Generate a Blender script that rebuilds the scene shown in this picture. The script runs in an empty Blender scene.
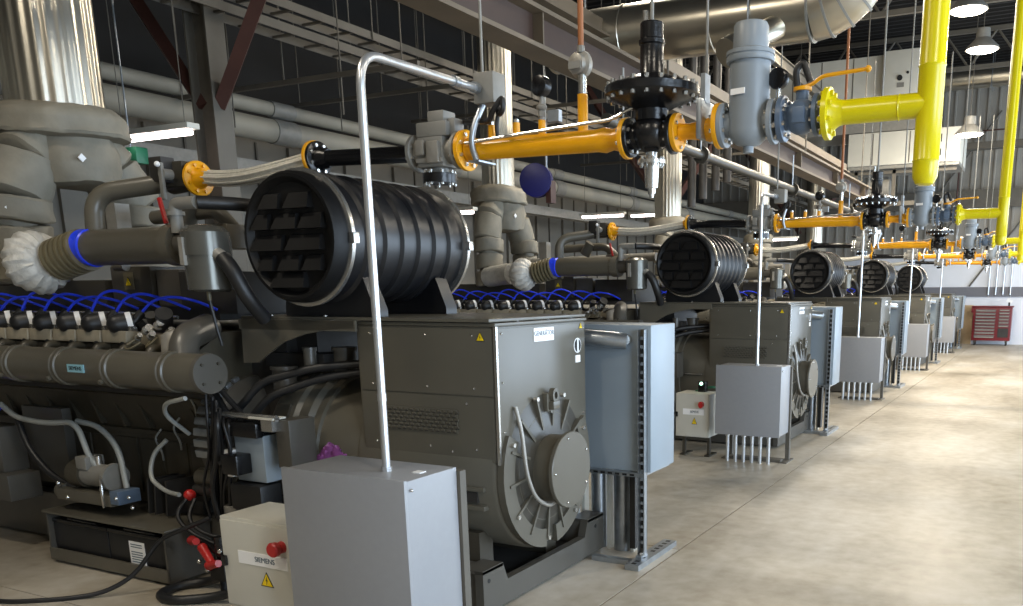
import bpy, bmesh, math, random
from mathutils import Vector, Matrix
random.seed(7)
PI = math.pi
S = 5.29                       # spacing of the generator rows
SC = bpy.context.scene
COL = SC.collection

# ------------------------------------------------------------------ materials
def lin(c):
    return tuple((x / 12.92 if x <= 0.04045 else ((x + 0.055) / 1.055) ** 2.4) for x in [v / 255 for v in c])

def mat(name, rgb, rough=0.5, metal=0.0, var=0.08, scale=6.0, bump=0.0, bscale=60.0, emit=0.0, coat=0.0, trans=0.0):
    m = bpy.data.materials.new(name); m.use_nodes = True
    nt = m.node_tree; b = nt.nodes['Principled BSDF']
    base = lin(rgb)
    b.inputs['Roughness'].default_value = rough
    b.inputs['Metallic'].default_value = metal
    b.inputs['Coat Weight'].default_value = coat
    tc = nt.nodes.new('ShaderNodeTexCoord')
    if var > 0:
        n = nt.nodes.new('ShaderNodeTexNoise'); n.inputs['Scale'].default_value = scale; n.inputs['Detail'].default_value = 5
        nt.links.new(tc.outputs['Object'], n.inputs['Vector'])
        r = nt.nodes.new('ShaderNodeValToRGB')
        r.color_ramp.elements[0].position = 0.3; r.color_ramp.elements[1].position = 0.7
        r.color_ramp.elements[0].color = (*[x * (1 - var) for x in base], 1)
        r.color_ramp.elements[1].color = (*[min(1, x * (1 + var)) for x in base], 1)
        nt.links.new(n.outputs['Fac'], r.inputs['Fac']); nt.links.new(r.outputs['Color'], b.inputs['Base Color'])
    else:
        b.inputs['Base Color'].default_value = (*base, 1)
    if bump > 0:
        n2 = nt.nodes.new('ShaderNodeTexNoise'); n2.inputs['Scale'].default_value = bscale; n2.inputs['Detail'].default_value = 3
        nt.links.new(tc.outputs['Object'], n2.inputs['Vector'])
        bp_ = nt.nodes.new('ShaderNodeBump'); bp_.inputs['Strength'].default_value = bump; bp_.inputs['Distance'].default_value = 0.01
        nt.links.new(n2.outputs['Fac'], bp_.inputs['Height']); nt.links.new(bp_.outputs['Normal'], b.inputs['Normal'])
    if emit > 0:
        b.inputs['Emission Color'].default_value = (*base, 1); b.inputs['Emission Strength'].default_value = emit
    return m

M = {}
M['olive'] = mat('olive_grey_engine_paint', (88, 84, 74), 0.31, 0, 0.06, 3)
M['olive_dark'] = mat('dark_engine_paint_and_shade', (60, 56, 48), 0.36, 0, 0.12, 5)
M['block'] = mat('engine_block_paint', (62, 57, 46), 0.4, 0, 0.15, 7, 0.15, 30)
M['skid'] = mat('skid_paint', (76, 73, 67), 0.35, 0, 0.08, 4)
M['void'] = mat('dark_engine_casting', (44, 42, 40), 0.55, 0, 0.2, 9)
M['black'] = mat('black_rubber', (26, 26, 27), 0.45, 0, 0.1, 10)
M['blackgloss'] = mat('black_gloss_plastic', (24, 24, 26), 0.36, 0, 0.08, 6)
M['capblack'] = mat('matte_black_plastic', (13, 13, 14), 0.5, 0, 0.08, 6); M['capblack'].node_tree.nodes['Principled BSDF'].inputs['Specular IOR Level'].default_value = 0.3
M['blackpaint'] = mat('black_painted_iron', (17, 17, 19), 0.26, 0, 0.1, 20, 0.1, 80)
M['cab'] = mat('grey_cabinet_enamel', (146, 147, 150), 0.4, 0, 0.02, 30, 0.03, 200)
M['cabblue'] = mat('blue_grey_cabinet_enamel', (138, 149, 158), 0.38, 0, 0.03, 5)
M['box'] = mat('ivory_control_enamel', (196, 194, 184), 0.4, 0, 0.02, 8)
M['white'] = mat('white_label', (236, 236, 236), 0.5, 0, 0)
M['ink'] = mat('label_ink', (70, 90, 105), 0.6, 0, 0)
M['inkdark'] = mat('black_ink', (25, 25, 25), 0.6, 0, 0)
M['cyan'] = mat('pale_blue_plate', (140, 190, 205), 0.4, 0, 0)
M['yellow'] = mat('gas_yellow_paint', (226, 158, 12), 0.3, 0, 0.05, 8)
M['lemon'] = mat('lemon_yellow_paint', (212, 198, 8), 0.28, 0, 0.03, 6)
M['sign'] = mat('warning_yellow', (240, 205, 10), 0.5, 0, 0)
M['galv'] = mat('galvanised_steel', (170, 176, 182), 0.33, 0.85, 0.14, 18)
M['conduit'] = mat('conduit_steel', (200, 202, 204), 0.3, 0.75, 0.05, 12)
M['galv2'] = mat('satin_grey_metal', (96, 95, 89), 0.26, 0.5, 0.06, 8)
M['rod'] = mat('dull_zinc_rod', (128, 126, 120), 0.5, 0.2, 0.05, 8)
M['web'] = mat('shadow_brown_beam_web', (62, 44, 34), 0.6, 0, 0.12, 4)  # darker than the flanges: shadow on the web put into its brown
M['headmetal'] = mat('weathered_head_casting', (150, 141, 122), 0.5, 0.1, 0.18, 14)
M['steel'] = mat('bright_steel', (205, 203, 198), 0.25, 0.9, 0.06, 20)
M['cast'] = mat('cast_aluminium', (150, 146, 138), 0.45, 0.35, 0.1, 14, 0.2, 50)
M['castgrey'] = mat('grey_cast_body', (128, 126, 120), 0.5, 0.1, 0.1, 14)
M['filter'] = mat('grey_filter_paint', (130, 137, 143), 0.4, 0, 0.04, 8)
M['valve'] = mat('blue_grey_valve_paint', (84, 100, 120), 0.35, 0, 0.08, 12)
M['blue'] = mat('blue_silicone', (36, 66, 235), 0.35, 0, 0.1, 8)
M['navy'] = mat('navy_reel_paint', (22, 24, 88), 0.35, 0, 0.1, 8)
M['red'] = mat('red_paint', (176, 36, 34), 0.35, 0, 0.08, 8)
M['blanket'] = mat('silver_grey_insulation_cloth', (128, 122, 108), 0.62, 0.05, 0.16, 5, 1.0, 7)
M['foil'] = mat('crumpled_foil_cloth', (182, 180, 174), 0.5, 0.15, 0.15, 12, 1.0, 26)
M['stack'] = mat('aluminium_cladding', (196, 190, 176), 0.28, 0.95, 0.05, 4)
M['braid'] = mat('braided_steel_hose', (206, 202, 190), 0.42, 0.3, 0.1, 60, 0.4, 220)
M['bellow'] = mat('tan_rubber', (100, 92, 70), 0.5, 0, 0.1, 12)
M['wallpanel'] = mat('beige_wall_panel', (118, 113, 103), 0.6, 0, 0.06, 2)
M['wallup'] = mat('ribbed_metal_wall', (146, 142, 134), 0.6, 0.0, 0.05, 2)
M['wallwhite'] = mat('white_painted_wall', (224, 226, 232), 0.6, 0, 0.04, 1.5)
M['wallband'] = mat('grey_wall_band', (112, 112, 118), 0.6, 0, 0.05, 2)
M['ply'] = mat('plywood', (190, 165, 130), 0.6, 0, 0.12, 5)
M['dark'] = mat('dark_roof_deck', (30, 28, 26), 0.85, 0, 0.15, 2)
M['truss'] = mat('dim_steel_paint', (92, 87, 78), 0.6, 0, 0.12, 4)
M['beam'] = mat('brown_grey_beam_paint', (104, 90, 72), 0.55, 0, 0.14, 3)
M['rust'] = mat('red_oxide_primer', (66, 36, 28), 0.6, 0, 0.15, 5)
M['copper'] = mat('orange_brown_pipe_paint', (150, 92, 52), 0.45, 0.1, 0.1, 7)
M['pipewrap'] = mat('white_pipe_wrap', (142, 137, 124), 0.6, 0, 0.06, 3)
M['clad'] = mat('white_switchgear_enamel', (198, 196, 186), 0.5, 0, 0.04, 3)
M['lamp'] = mat('lamp_glow', (255, 246, 232), 0.5, 0, 0, emit=14)
M['tube'] = mat('fluorescent_glow', (255, 240, 236), 0.5, 0, 0, emit=9)
M['led'] = mat('green_indicator_glow', (190, 255, 225), 0.5, 0, 0, emit=5)
M['green'] = mat('green_cable_jacket', (30, 100, 70), 0.4, 0, 0.05)
M['rag'] = mat('purple_plastic', (118, 62, 122), 0.5, 0, 0.25, 30)
M['toolred'] = mat('tool_chest_red', (108, 26, 34), 0.35, 0, 0.05)
M['toolgrey'] = mat('drawer_face', (104, 92, 90), 0.4, 0.1, 0.1)
M['hose'] = mat('grey_hose', (150, 152, 148), 0.4, 0.1, 0.05)
M['glass'] = mat('gauge_glass', (30, 30, 34), 0.1, 0, 0)

def concrete():
    m = bpy.data.materials.new('polished_concrete'); m.use_nodes = True
    nt = m.node_tree; b = nt.nodes['Principled BSDF']; L = nt.links.new
    tc = nt.nodes.new('ShaderNodeTexCoord')
    mp = nt.nodes.new('ShaderNodeMapping'); mp.inputs['Scale'].default_value = (1.0, 0.45, 1)
    L(tc.outputs['Object'], mp.inputs['Vector'])
    n1 = nt.nodes.new('ShaderNodeTexNoise'); n1.inputs['Scale'].default_value = 0.9; n1.inputs['Detail'].default_value = 8; n1.inputs['Roughness'].default_value = 0.62
    n2 = nt.nodes.new('ShaderNodeTexNoise'); n2.inputs['Scale'].default_value = 9; n2.inputs['Detail'].default_value = 8
    L(mp.outputs['Vector'], n1.inputs['Vector']); L(tc.outputs['Object'], n2.inputs['Vector'])
    mx = nt.nodes.new('ShaderNodeMath'); mx.operation = 'MULTIPLY_ADD'; mx.inputs[1].default_value = 0.35
    L(n2.outputs['Fac'], mx.inputs[0]); L(n1.outputs['Fac'], mx.inputs[2])
    r = nt.nodes.new('ShaderNodeValToRGB'); e = r.color_ramp.elements
    e[0].position = 0.48; e[0].color = (*lin((136, 125, 107)), 1)
    e[1].position = 0.86; e[1].color = (*lin((190, 184, 173)), 1)
    k = r.color_ramp.elements.new(0.66); k.color = (*lin((166, 157, 141)), 1)
    L(mx.outputs[0], r.inputs['Fac']); L(r.outputs['Color'], b.inputs['Base Color'])
    r2 = nt.nodes.new('ShaderNodeMapRange'); r2.inputs['To Min'].default_value = 0.32; r2.inputs['To Max'].default_value = 0.55
    L(n1.outputs['Fac'], r2.inputs['Value']); L(r2.outputs['Result'], b.inputs['Roughness'])
    bu = nt.nodes.new('ShaderNodeBump'); bu.inputs['Strength'].default_value = 0.12; bu.inputs['Distance'].default_value = 0.004
    L(n2.outputs['Fac'], bu.inputs['Height']); L(bu.outputs['Normal'], b.inputs['Normal'])
    return m
M['concrete'] = concrete()
M['joint'] = mat('joint_filler', (120, 108, 88), 0.8, 0, 0.05)

# ------------------------------------------------------------------ mesh builder
def basis(d):
    d = Vector(d).normalized()
    a = Vector((0, 0, 1)) if abs(d.z) < 0.95 else Vector((1, 0, 0))
    u = a.cross(d).normalized(); v = d.cross(u)
    return d, u, v

class MB:
    def __init__(s, default='olive'):
        s.bm = bmesh.new(); s.mats = []; s.d = default
    def mi(s, m):
        m = m or s.d
        if m not in s.mats: s.mats.append(m)
        return s.mats.index(m)
    def box(s, x0, x1, y0, y1, z0, z1, m=None, bev=0.0, rot=None):
        c = Vector(((x0 + x1) / 2, (y0 + y1) / 2, (z0 + z1) / 2)); h = ((x1 - x0) / 2, (y1 - y0) / 2, (z1 - z0) / 2)
        R = rot.to_matrix() if rot is not None and hasattr(rot, 'to_matrix') else (rot or Matrix.Identity(3))
        vs = [s.bm.verts.new(c + R @ Vector((sx * h[0], sy * h[1], sz * h[2]))) for sx in (-1, 1) for sy in (-1, 1) for sz in (-1, 1)]
        k = s.mi(m); fs = []
        for q in ((0, 1, 3, 2), (4, 6, 7, 5), (0, 4, 5, 1), (2, 3, 7, 6), (0, 2, 6, 4), (1, 5, 7, 3)):
            f = s.bm.faces.new([vs[i] for i in q]); f.material_index = k; fs.append(f)
        if bev > 0:
            es = list({e for f in fs for e in f.edges})
            r = bmesh.ops.bevel(s.bm, geom=es, offset=bev, segments=2, profile=0.6, affect='EDGES')
            for f in r['faces']: f.material_index = k
        return s
    def ring(s, c, u, v, r, n, ph=0):
        return [s.bm.verts.new(c + u * (r * math.cos(2 * PI * i / n + ph)) + v * (r * math.sin(2 * PI * i / n + ph))) for i in range(n)]
    def skin(s, rings, k, cap0=True, cap1=True):
        n = len(rings[0])
        for a, b in zip(rings[:-1], rings[1:]):
            for i in range(n):
                f = s.bm.faces.new((a[i], a[(i + 1) % n], b[(i + 1) % n], b[i])); f.material_index = k
        if cap0: f = s.bm.faces.new(list(reversed(rings[0]))); f.material_index = k
        if cap1: f = s.bm.faces.new(rings[-1]); f.material_index = k
    def cyl(s, a, b, r, m=None, r2=None, seg=20, ph=0):
        a = Vector(a); b = Vector(b); d, u, v = basis(b - a)
        s.skin([s.ring(a, u, v, r, seg, ph), s.ring(b, u, v, r if r2 is None else r2, seg, ph)], s.mi(m)); return s
    def lathe(s, o, ax, prof, m=None, seg=28):
        o = Vector(o); d, u, v = basis(ax)
        s.skin([s.ring(o + d * t, u, v, max(r, 1e-4), seg) for t, r in prof], s.mi(m)); return s
    def tube(s, pts, r, m=None, seg=10, bend=0.0, n=6, rf=None):
        P = [Vector(p) for p in pts]
        if bend > 0:
            Q = [P[0]]
            for a, b, c in zip(P[:-2], P[1:-1], P[2:]):
                d1 = (a - b); d2 = (c - b); t = min(bend, d1.length * 0.48, d2.length * 0.48)
                p, q = b + d1.normalized() * t, b + d2.normalized() * t
                for i in range(n + 1):
                    w = i / n; Q.append(p * (1 - w) ** 2 + b * 2 * w * (1 - w) + q * w * w)
            Q.append(P[-1]); P = Q
        rings = []; d, u, v = basis(P[1] - P[0])
        for i, p in enumerate(P):
            t = (P[min(i + 1, len(P) - 1)] - P[max(i - 1, 0)])
            if t.length < 1e-9: continue
            t.normalize()
            u = (u - t * u.dot(t)).normalized(); v = t.cross(u)
            rr = rf(i / (len(P) - 1)) if rf else r
            rings.append(s.ring(p, u, v, rr, seg))
        s.skin(rings, s.mi(m)); return s
    def prism(s, pts, plane, d0, d1, m=None):
        def V(a, b, d):
            return {'XZ': (a, d, b), 'YZ': (d, a, b), 'XY': (a, b, d)}[plane]
        A = [s.bm.verts.new(V(a, b, d0)) for a, b in pts]; B = [s.bm.verts.new(V(a, b, d1)) for a, b in pts]
        k = s.mi(m); n = len(pts)
        for i in range(n):
            f = s.bm.faces.new((A[i], A[(i + 1) % n], B[(i + 1) % n], B[i])); f.material_index = k
        f = s.bm.faces.new(A[::-1]); f.material_index = k
        f = s.bm.faces.new(B); f.material_index = k
        return s
    def ball(s, c, r, m=None, sc=(1, 1, 1), seg=16, jit=0.0, rng=None):
        k = s.mi(m); n0 = len(s.bm.verts)
        res = bmesh.ops.create_uvsphere(s.bm, u_segments=seg, v_segments=max(6, seg // 2), radius=r)
        for v in res['verts']:
            j = 1 + (rng.uniform(-jit, jit) if rng else 0)
            v.co = Vector((v.co.x * sc[0] * j, v.co.y * sc[1] * j, v.co.z * sc[2] * j)) + Vector(c)
        for f in {f for v in res['verts'] for f in v.link_faces}: f.material_index = k
        return s
    def flange(s, c, ax, r, th, m=None, bolts=8, bm_='steel', hole=0.78):
        c = Vector(c); d, u, v = basis(ax); a = c - d * th / 2; b = c + d * th / 2
        s.lathe(a, d, [(0, r * 0.97), (0.002, r), (th - 0.002, r), (th, r * 0.97)], m, 32)
        for i in range(bolts):
            w = 2 * PI * (i + 0.5) / bolts; p = c + (u * math.cos(w) + v * math.sin(w)) * r * hole
            s.cyl(p - d * (th / 2 + r * 0.13), p + d * (th / 2 + r * 0.13), r * 0.105, bm_, seg=6)
        return s
    def build(s, name, parent=None, label=None):
        if parent is not None:
            o0 = parent if parent.type == 'EMPTY' else parent.parent
            loc = Vector(parent['_o'])
        else: loc = Vector((0, 0, 0))
        bmesh.ops.recalc_face_normals(s.bm, faces=s.bm.faces[:])
        bmesh.ops.translate(s.bm, verts=s.bm.verts[:], vec=-loc)
        for f in s.bm.faces: f.smooth = True
        me = bpy.data.meshes.new(name); s.bm.to_mesh(me); s.bm.free()
        me.set_sharp_from_angle(angle=math.radians(38))
        for m in (s.mats or [s.d]): me.materials.append(M[m])
        o = bpy.data.objects.new(name, me); COL.objects.link(o)
        o['_o'] = tuple(loc)
        if parent is not None: o.parent = parent
        if label: o['label'] = label
        return o

def thing(name, label, cat, loc, group=None):
    o = bpy.data.objects.new(name, None); COL.objects.link(o)
    o.empty_display_size = 0.1
    o.location = loc; o['_o'] = tuple(loc); o['label'] = label; o['category'] = cat
    if group: o['group'] = group
    return o
def single(mb, name, label, cat, loc, group=None):
    """a thing that is one mesh, origin at loc"""
    bmesh.ops.translate(mb.bm, verts=mb.bm.verts[:], vec=-Vector(loc))
    o = mb.build(name); o.location = loc; o['_o'] = tuple(loc); o['label'] = label; o['category'] = cat
    if group: o['group'] = group
    return o
def struct(mb, name):
    o = mb.build(name); o['kind'] = 'structure'; return o

def text(name, body, parent, size, pos, rot, m='ink'):
    cu = bpy.data.curves.new('lettering', 'FONT'); cu.body = body; cu.size = size; cu.align_x = 'CENTER'; cu.align_y = 'CENTER'; cu.extrude = 0.0008
    t = bpy.data.objects.new('tmp', cu); COL.objects.link(t)
    dg = bpy.context.evaluated_depsgraph_get(); me = bpy.data.meshes.new_from_object(t.evaluated_get(dg))
    bpy.data.objects.remove(t)
    me.transform(Matrix.Translation(Vector(pos) - Vector(parent['_o'])) @ rot.to_4x4())
    me.materials.clear(); me.materials.append(M[m])
    o = bpy.data.objects.new(name, me); COL.objects.link(o); o['_o'] = parent['_o']; o.parent = parent
    return o
RF = Matrix(((1, 0, 0), (0, 0, -1), (0, 1, 0)))      # text facing -Y
RX = Matrix(((0, 0, 1), (1, 0, 0), (0, 1, 0)))       # text facing +X

def copy_tree(o, parent=None):
    c = o.copy(); COL.objects.link(c)
    c.parent = parent
    for ch in list(o.children): copy_tree(ch, c)
    return c

UNITS = ['nearest', 'second', 'third', 'fourth', 'farthest']
REPEAT = []      # (root, label template, how many)
def rep(root, n=5, tmpl=None, dx=None):
    REPEAT.append((root, tmpl or root['label'], n, dx or [0] * 5)); return root

def warn_tri(mb, a, b, size, plane, d):
    """yellow warning triangle centred at (a,b) in a plane"""
    h = size * 0.87
    P = lambda k: [(a - size / 2 * k, b - h / 3 * k), (a + size / 2 * k, b - h / 3 * k), (a, b + 2 * h / 3 * k)]
    s = -1 if plane == 'XZ' else 1
    mb.prism(P(1.15), plane, d, d + s * 0.0015, 'inkdark')
    mb.prism(P(0.95), plane, d, d + s * 0.0025, 'sign')
    z = size
    bolt = [(a + 0.02 * z, b + 0.36 * z), (a - 0.09 * z, b + 0.05 * z), (a, b + 0.06 * z), (a - 0.04 * z, b - 0.2 * z), (a + 0.08 * z, b + 0.12 * z), (a, b + 0.12 * z)]
    mb.prism(bolt, plane, d, d + s * 0.0035, 'inkdark')

# ================================================================== GENERATOR (unit 1)
def screws_x(mb, pts, x, r=0.006):
    for y, z in pts: mb.ball((x, y, z), r, 'steel', seg=6)
def screws_y(mb, pts, y, r=0.006):
    for x, z in pts: mb.ball((x, y, z), r, 'steel', seg=6)

def generator():
    g = thing('generator_set', '', 'generator', (-4.6, 4.0, 0), 'gas engine generators in the row')
    AY, AZ = 3.93, 0.71
    # ---- skid
    b = MB('skid')
    b.box(-3.75, -2.52, 3.40, 3.52, 0.02, 0.25, bev=0.006); b.box(-3.75, -2.52, 4.49, 4.60, 0.02, 0.25, bev=0.006)
    b.box(-7.3, -3.75, 3.315, 3.42, 0.02, 0.33, bev=0.006); b.box(-7.3, -3.75, 4.72, 4.86, 0.02, 0.33, bev=0.006)
    b.box(-3.80, -3.70, 3.315, 4.86, 0.02, 0.25); b.box(-7.3, -7.2, 3.36, 4.72, 0.02, 0.33)
    b.box(-7.2, -3.8, 3.4, 4.8, 0.06, 0.09, 'olive_dark'); b.box(-3.8, -2.5, 3.45, 4.55, 0.06, 0.10, 'void')
    for x in (-7.2, -5.4, -3.76): b.box(x, x + 0.1, 3.36, 4.72, 0.09, 0.30)
    b.build('base_skid', g)
    b = MB('skid')
    b.prism([(3.38, 0.02), (4.70, 0.02), (4.70, 0.25), (4.49, 0.25), (4.45, 0.15), (3.60, 0.15), (3.56, 0.25), (3.38, 0.25)], 'YZ', -2.52, -2.47)
    b.box(-2.60, -2.47, 3.38, 3.56, 0.235, 0.254); b.box(-2.60, -2.47, 4.49, 4.70, 0.235, 0.254)
    for y in (3.43, 4.59): b.cyl((-2.475, y, 0.19), (-2.468, y, 0.19), 0.012, 'inkdark', seg=10)
    b.build('end_plate', g)
    # ---- alternator
    b = MB('olive')
    b.box(-3.30, -2.42, 3.49, 4.39, 0.79, 1.475, bev=0.008)
    b.box(-3.31, -2.41, 3.48, 4.40, 1.475, 1.492, bev=0.004)
    b.box(-3.285, -2.435, 3.483, 3.49, 1.135, 1.465, bev=0.002); b.box(-3.285, -2.435, 3.483, 3.49, 0.80, 1.127, bev=0.002)
    b.box(-2.42, -2.412, 3.50, 4.38, 0.80, 1.465, bev=0.002)
    b.box(-2.424, -2.408, 3.482, 3.497, 0.79, 1.475, 'steel')
    alt = b.build('alternator', g)
    for p in ([(x, 3.482, z) for x in (-3.2, -2.84, -2.55) for z in (1.43, 1.17, 0.86)] + [(-2.70, 3.482, 0.84), (-2.60, 3.482, 1.09)] +
              [(-2.41, y, 1.44) for y in (3.53, 3.95, 4.35)] + [(-2.41, 3.53, 1.2), (-2.41, 3.53, 0.95), (-2.41, 4.35, 0.95)]):
        MB('steel').ball(p, 0.006, 'steel', seg=6).build('screw', alt)
    for p in [(x, 3.52, 1.495) for x in (-3.0, -2.75, -2.55)] + [(-2.46, y, 1.495) for y in (3.75, 4.05, 4.3)]:
        MB('steel').ball(p, 0.011, 'steel', seg=8).build('bolt_head', alt)
    b = MB('olive_dark')
    b.box(-3.13, -2.66, 3.476, 3.484, 0.935, 1.055, 'olive')
    R = Matrix.Rotation(math.radians(35), 3, 'X')
    for j in range(6):
        for i in range(13):
            x = -3.12 + i * 0.036 + (0.018 if j % 2 else 0); z = 0.948 + j * 0.0195
            b.box(x, x + 0.022, 3.470, 3.478, z - 0.005, z + 0.005, 'olive', rot=R)
            b.box(x, x + 0.022, 3.4745, 3.4765, z - 0.010, z - 0.004, 'inkdark')
    b.build('vent_louvres', alt)
    b = MB('sign')
    warn_tri(b, -2.50, 1.42, 0.045, 'XZ', 3.4825); b.build('warning_sign', alt)
    b = MB('sign'); warn_tri(b, 4.33, 1.445, 0.035, 'YZ', -2.4115); b.build('warning_sign', alt)
    b = MB('white'); b.box(-2.412, -2.409, 3.83, 4.03, 1.385, 1.455); pl = b.build('name_label', alt, 'white rectangular label with grey lettering')
    text('lettering', 'GENERATOR', pl, 0.034, (-2.4085, 3.93, 1.425), RX)
    b = MB('white')
    b.box(-2.412, -2.409, 4.265, 4.32, 1.245, 1.285); b.lathe((-2.412, 4.292, 1.34), (1, 0, 0), [(0, 0.042), (0.002, 0.042)], 'white')
    b.lathe((-2.411, 4.292, 1.34), (1, 0, 0), [(0, 0.036), (0.0025, 0.036)], 'inkdark'); b.box(-2.41, -2.407, 4.284, 4.300, 1.305, 1.375, 'white')
    b.build('inspection_tag', alt)
    # stator housing + end shield
    b = MB('olive_dark')
    b.lathe((-3.34, AY, AZ), (1, 0, 0), [(0, 0.455), (0.02, 0.46), (0.88, 0.46), (0.90, 0.445), (0.92, 0.43)], 'olive', 56)
    b.box(-3.28, -2.46, 3.56, 4.30, 0.66, 0.80, 'olive')
    for y in (3.56, 4.22):
        b.box(-3.2, -2.6, y - 0.02, y + 0.1, 0.10, 0.40, 'olive_dark')
    for z in (0.66, 0.56):
        b.box(-3.2, -2.5, 3.455, 3.50, z - 0.012, z + 0.012, 'olive', bev=0.004)
    b.box(-3.02, -2.55, 3.47, 3.50, 0.585, 0.64, 'void')
    st = b.build('stator_housing', g)
    b = MB('sign'); warn_tri(b, -2.63, 0.715, 0.04, 'XZ', 3.558); b.build('warning_sign', st)
    b = MB('olive')
    x = -2.42
    for r0, r1, t in ((0.35, 0.45, 0.03), (0.225, 0.30, 0.02)):
        n = 48; k = b.mi('olive')
        for i in range(n):
            a0, a1 = 2 * PI * i / n, 2 * PI * (i + 1) / n
            if r0 > 0.3 and (0.5 < a0 < 2.5 or 4.5 < a0 < 4.8): continue
            P = [(AY + math.cos(a0) * r0, AZ + math.sin(a0) * r0), (AY + math.cos(a0) * r1, AZ + math.sin(a0) * r1), (AY + math.cos(a1) * r1, AZ + math.sin(a1) * r1), (AY + math.cos(a1) * r0, AZ + math.sin(a1) * r0)]
            b.prism(P, 'YZ', x - 0.01, x + t)
    for i in range(14):
        w = 2 * PI * i / 14 + 0.1; c, s_ = math.cos(w), math.sin(w)
        R = Matrix.Rotation(w, 3, 'X')
        cy, cz = AY + c * 0.31, AZ + s_ * 0.31
        b.box(x - 0.005, x + 0.038, cy - 0.09, cy + 0.09, cz - 0.007, cz + 0.007, rot=R)
    for w in (0.4, 1.2, 1.9, 2.7, 3.7, 4.6, 5.4):
        b.cyl((x + 0.02, AY + math.cos(w) * 0.40, AZ + math.sin(w) * 0.40), (x + 0.045, AY + math.cos(w) * 0.40, AZ + math.sin(w) * 0.40), 0.013, 'steel', seg=6)
    b.box(x, x + 0.04, 3.90, 4.02, AZ + 0.30, AZ + 0.40, 'olive', bev=0.008)
    b.lathe((x, AY + 0.03, AZ + 0.30), (1, 0, 0), [(0, 0.018), (0.035, 0.016)], 'cast', 12)
    b.lathe((x, AY, AZ), (1, 0, 0), [(0, 0.40), (0.008, 0.395), (0.012, 0.34), (0.030, 0.24), (0.034, 0.22)], 'olive_dark', 48)  # dish coloured darker than the ribs: shade in the gaps put into the colour
    b.build('end_shield', g)
    b = MB('olive')
    b.lathe((-2.42, AY, AZ - 0.01), (1, 0, 0), [(0, 0.235), (0.02, 0.235), (0.02, 0.185), (0.145, 0.185), (0.145, 0.208), (0.163, 0.208), (0.166, 0.205)], 'olive', 48)
    for w in (0.5, 1.8, 3.1, 4.4, 5.7):
        b.ball((-2.253, AY + math.cos(w) * 0.18, AZ - 0.01 + math.sin(w) * 0.18), 0.008, 'steel', seg=8)
    b.build('exciter_cover', g)
    b = MB('olive')   # lifting eye
    n = 22
    for i in range(n):
        a0 = 2 * PI * i / n; a1 = 2 * PI * (i + 1) / n
        P = [(3.95 + math.cos(t) * r, 1.095 + math.sin(t) * r * 1.25) for t, r in ((a0, 0.016), (a0, 0.032), (a1, 0.032), (a1, 0.016))]
        b.prism(P, 'YZ', -2.385, -2.355)
    b.box(-2.42, -2.35, 3.915, 3.985, 1.02, 1.065, bev=0.006)
    b.build('lifting_eye', g)
    b = MB('steel')
    b.tube([(-2.40, 3.62, 1.07), (-2.37, 3.625, 0.95), (-2.35, 3.63, 0.72), (-2.33, 3.68, 0.58), (-2.31, 3.79, 0.52), (-2.29, 3.86, 0.56)], 0.011, 'cast', 10, bend=0.07)
    b.build('cooling_hose', g, 'thin bent grey hose on the end shield')
    # ---- bell housing between engine and alternator
    b = MB('olive')
    b.lathe((-3.98, AY, AZ), (1, 0, 0), [(0, 0.50), (0.03, 0.52), (0.18, 0.52), (0.20, 0.50), (0.27, 0.50), (0.29, 0.47), (0.34, 0.47), (0.345, 0.45), (0.66, 0.45)], 'olive', 60)
    for i in range(12):
        w = 2 * PI * i / 12
        b.box(-3.93, -3.83, AY + math.cos(w) * 0.515 - 0.05, AY + math.cos(w) * 0.515 + 0.05, AZ + math.sin(w) * 0.515 - 0.02, AZ + math.sin(w) * 0.515 + 0.02, 'olive_dark', rot=Matrix.Rotation(w + PI / 2, 3, 'X'))
    b.box(-3.62, -3.36, 3.44, 3.48, 0.74, 0.75, 'steel')
    b.build('flywheel_housing', g)
    # ---- shelf under the air filter
    b = MB('olive')
    b.box(-4.12, -2.43, 3.46, 4.42, 1.496, 1.512, bev=0.003)
    b.box(-4.12, -3.26, 3.44, 3.456, 1.44, 1.496)
    for x in (-3.9, -3.5, -3.15): b.ball((x, 3.48, 1.516), 0.010, 'steel', seg=8)
    b.build('filter_shelf', g)
    b = MB('olive')
    Y = 3.44
    P = [(-4.10, 1.495), (-3.27, 1.495), (-3.27, 1.455), (-3.46, 1.445), (-3.62, 1.42), (-3.78, 1.375), (-3.90, 1.31), (-3.99, 1.255), (-4.11, 1.25)]
    b.prism(P, 'XZ', Y, Y + 0.012); b.build('shelf_gusset', g)
    MB('olive').prism(P, 'XZ', 4.38, 4.392).build('shelf_gusset', g)
    # ---- engine block
    b = MB('block')
    b.box(-7.25, -4.22, 3.46, 4.60, 0.30, 0.80, bev=0.01)
    b.prism([(3.46, 0.80), (3.40, 1.02), (3.22, 1.12), (3.20, 1.28), (3.44, 1.42), (4.60, 1.42), (4.86, 1.28), (4.82, 1.12), (4.66, 1.02), (4.60, 0.80)], 'YZ', -7.25, -4.26)
    for i in range(13):
        x = -7.15 + i * 0.235
        b.box(x - 0.008, x + 0.008, 3.415, 3.452, 0.80, 1.06, rot=Matrix.Rotation(math.radians(-28), 3, 'Y'))
        b.box(x - 0.10, x + 0.10, 3.45, 3.47, 0.38, 0.74, bev=0.006)
    b.box(-7.2, -4.25, 3.44, 3.48, 0.775, 0.80)
    b.box(-7.2, -4.25, 3.30, 3.40, 1.05, 1.075, 'void')
    b.build('engine_block', g)
    b = MB('void')
    b.box(-4.30, -3.96, 3.62, 4.35, 0.30, 1.42); b.box(-4.1, -3.8, 3.7, 4.4, 1.22, 1.42)
    b.box(-7.2, -4.4, 3.55, 4.5, 1.48, 1.56)
    b.build('engine_end_casting', g)
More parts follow.
